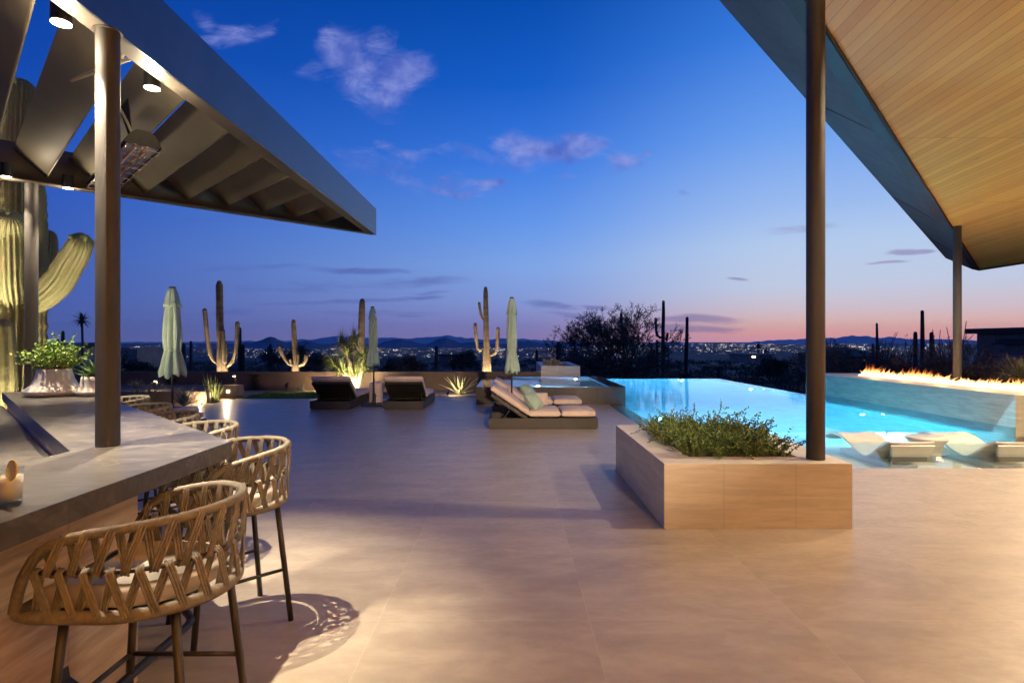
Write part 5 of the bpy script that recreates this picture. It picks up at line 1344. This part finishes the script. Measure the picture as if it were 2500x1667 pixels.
va_ = t.nodes.new('ShaderNodeVectorMath'); va_.operation = 'MULTIPLY_ADD'; t.links.new(br.outputs['Color'], va_.inputs[0]); va_.inputs[1].default_value = (3,9,5); t.links.new(tcn.outputs['Object'], va_.inputs[2])
mp_ = t.nodes.new('ShaderNodeMapping'); t.links.new(va_.outputs[0], mp_.inputs[0]); mp_.inputs['Scale'].default_value = (9,.8,1)
gr = noise(t, mp_.outputs[0], 2.2, 8, .62, 1.2); gr2 = noise(t, mp_.outputs[0], 9, 5, .6, .5)
c_ = mixc(t, bw.outputs[0], (.50,.245,.055,1), (.62,.335,.085,1))
c_ = mixc(t, mapr(t, gr, .35, .75, 0, .32), c_, (.38,.19,.055,1)); c_ = mixc(t, mapr(t, gr2, .5, .8, 0, .25), c_, (.55,.36,.16,1))
kn = noise(t, objvec(t, (3.5,1.6,1)), 1.6, 3, .5, .5); c_ = mixc(t, mapr(t, kn, .70, .80, 0, .65), c_, (.14,.07,.03,1))
c_ = mixc(t, br.outputs['Fac'], c_, (.05,.025,.01,1))
t.links.new(c_, b.inputs['Base Color']); b.inputs['Roughness'].default_value = .55; b.inputs['Specular IOR Level'].default_value = .25
bump(t, b, math_node(t, 'SUBTRACT', gr2, math_node(t, 'MULTIPLY', br.outputs['Fac'], 3)), .15, .004)
M_wood = m
zc = lambda x, y: 5.03-.056*y
def ray_ceiling(pxx, pyy, k=0.0):
    tn = (833.5-pyy)/F; Y = (5.03+k-1.6)/(tn+.056); return Vector(((pxx-1250)/F*Y, Y, 5.03+k-.056*Y))
A = ray_ceiling(2014, 60); Bc = ray_ceiling(2391, 657)
dv = (Bc-A); dh = Vector((dv.x, dv.y, 0)).normalized(); nout = Vector((-dh.y, dh.x, 0))
A0 = A - dv*1.05; A0.z = zc(A0.x, A0.y)
ray2 = ray_ceiling(2500, 640); d2 = Vector((ray2.x-Bc.x, ray2.y-Bc.y, 0)).normalized(); C = Bc+d2*16; C.z = zc(C.x, C.y); n2o = Vector((-d2.y, d2.x, 0));
if n2o.dot(dh) < 0: n2o = -n2o
rf = thing('house_roof', (Bc.x, Bc.y, Bc.z), 'wide house roof with cedar board soffit and dark metal edge', 'roof')
D_ = Vector((C.x-1, -9, 0)); D_.z = zc(0, -9); E_ = Vector((A0.x, -9, 0)); E_.z = zc(0, -9)
soff = [Bc, C, D_, Vector((A0.x, -9, zc(0,-9))), A0]
q = MB(); up3 = Vector((0,0,.02)); n_ = len(soff)
q.v += [p.copy() for p in soff]+[p+up3 for p in soff]
q.face(*range(n_)); q.face(*range(n_, 2*n_)[::-1])
for i in range(n_): j = (i+1)%n_; q.face(i, j, n_+j, n_+i)
q.build('soffit', M_wood, rf)
# metal edge: narrow trim, flat lip, then the wide bevelled fascia rising outward
def band(p0s, p1s, name, mat, th=.012):
    q = MB(); n_ = len(p0s); q.v += p0s+p1s
    for i in range(n_-1): q.face(i, i+1, n_+i+1, n_+i)
    o = q.build(name, mat, rf); so = o.modifiers.new('s','SOLIDIFY'); so.thickness = th; so.offset = 0; return o
def off(a1, a2, dz):     # corner chain offset outward
    P0 = A0+nout*a1; det = dh.x*n2o.x+dh.y*n2o.y
    # corner: intersection of both offset lines
    p = Bc+nout*a1; q_ = Bc+n2o*a2; M2 = Matrix(((dh.x, -d2.x),(dh.y, -d2.y))); s_ = M2.inverted() @ Vector((q_.x-p.x, q_.y-p.y))
    K = p+dh*s_[0]; K.z = Bc.z; Cc = C+n2o*a2
    return [Vector((P0.x,P0.y,A0.z+dz)), Vector((K.x,K.y,Bc.z+dz)), Vector((Cc.x,Cc.y,C.z+dz))]
band(off(0,0,.01), off(0,0,-.05), 'trim', M_black)
band(off(.012,.012,-.05), off(.20,.05,.03), 'lip', M_soffmet)
band(off(.20,.05,.03), off(1.12,1.5,.72), 'edge_panel', M_soffmet)
band(off(1.12,1.5,.72), off(-2.5,-2.5,1.1), 'roof_top', M_soffmet)
for f in (.12,.27,.43,.60,.78,.93):
    a_ = off(.20,.05,.026); b_ = off(1.12,1.5,.716); p = a_[0].lerp(a_[1], f); fb_ = ((p-b_[0]).dot(dh))/((b_[1]-b_[0]).dot(dh)); q_ = b_[0].lerp(b_[1], fb_)
    MB().tube([p, q_], .004, 4).build('seam', M_black, rf)
column((2.70,5.06), .0765, PLH, zc(0,5.06)+.01, rf, M_col, 'column'); column((10.41,13.3), .084, FZ, zc(0,13.3)+.01, rf, M_col, 'column')
# recessed ceiling lights of the roof (outside the frame)
def downlight(x, y, power, label, size=150):
    z = zc(x, y)-.002; r = thing('downlight', (x,y,z), label, 'downlight', 'recessed lights in the cedar soffit')
    MB().lathe([(.055,z-.006),(.05,z-.001)], 20, (x,y,0)).build('trim_ring', M_black, r)
    MB().lathe([(.038,z-.0095),(.038,z-.0065)], 20, (x,y,0)).build('lens', M_lens, r)
    lamp('SPOT', 'down_lamp', (x,y,z-.04), (1,.77,.50), power, r, .03, target=(x,y,0), size=size, blend=.7)
downlight(4.6,4.86,620,'recessed light over the terrace right of the stone planter')
downlight(2.6,2.5,25,'recessed light over the terrace in front of the planter')
downlight(5.2,1.6,110,'recessed light over the right front of the terrace')
downlight(.3,-.6,25,'recessed light above the photographer')
downlight(7.6,4.6,300,'recessed light over the right side of the shallow ledge')
downlight(10.2,7.6,300,'recessed light over the near end of the fire wall')
downlight(7.2,7.5,950,'added recessed light over the middle of the pool edge row')  # this lamp and the next are added to warm loungers and far floor
downlight(9.9,10.4,950,'added recessed light over the burner wall middle')
# wall sconces added on the unseen house behind the camera to brighten the boards
hw = thing('house_wall', (4,-6.5,0), 'stucco house wall behind the terrace', 'house wall')
MB().box(-3,16,-6.8,-6.5,0,5.3).build('wall', M_housel, hw)
def added_sconce(x, power, lab):
    r = thing('added_sconce', (x,-6.4,2.6), 'added fill up-light on the house wall behind the terrace, '+lab, 'added_sconce', 'added fill up-lights on the house wall')
    MB().lathe([(.05,2.45),(.05,2.75)], 20, (x,-6.40,0)).build('shade', M_black, r)
    MB().lathe([(.04,2.751),(.04,2.756)], 20, (x,-6.40,0)).build('lens', M_lens, r)
    lamp('SPOT', 'added_sconce_lamp', (x,-6.38,2.80), (1,.74,.42), power, r, .05, target=(x+.3,-6.38+1.6,2.8+2.9), size=112, blend=.35)
fl_ = thing('added_floodlight', (2.6,-6.4,4.5), 'added fill lamp on the unseen house wall aimed over the terrace', 'added_floodlight')  # added lamp out of view, warms the far floor
MB().tube([(2.6,-6.48,4.5),(2.55,-6.30,4.46)], [.07,.09], 20).build('housing', M_black, fl_)
MB().tube([(2.55,-6.299,4.46),(2.55,-6.297,4.46)], .075, 20).build('lens', M_lens, fl_)
lamp('SPOT', 'added_flood_lamp', (2.55,-6.25,4.45), (1,.74,.50), 9000, fl_, .12, target=(-1.0,15.5,0), size=23, blend=1.0)
for x, l_ in ((1,'first from the left'),(5,'second from the left'),(9,'third from the left'),(13,'last on the right')): added_sconce(x, 4000, l_)

# ------------------------------------------------------------------ air between here and the mountains
hz = bpy.data.materials.new('air'); hz.use_nodes = True; t = hz.node_tree; t.nodes.clear(); out = t.nodes.new('ShaderNodeOutputMaterial')
pv = t.nodes.new('ShaderNodeVolumePrincipled'); pv.inputs['Color'].default_value = (.80,.86,1,1); pv.inputs['Density'].default_value = 0.8e-5; pv.inputs['Anisotropy'].default_value = 0
t.links.new(pv.outputs[0], out.inputs['Volume'])
hb_x = MB().box(-45000,45000,-200,37500,-103,1100)
tag(hb_x.build('haze', hz), 'thin evening haze over the valley', 'haze', kind='stuff')
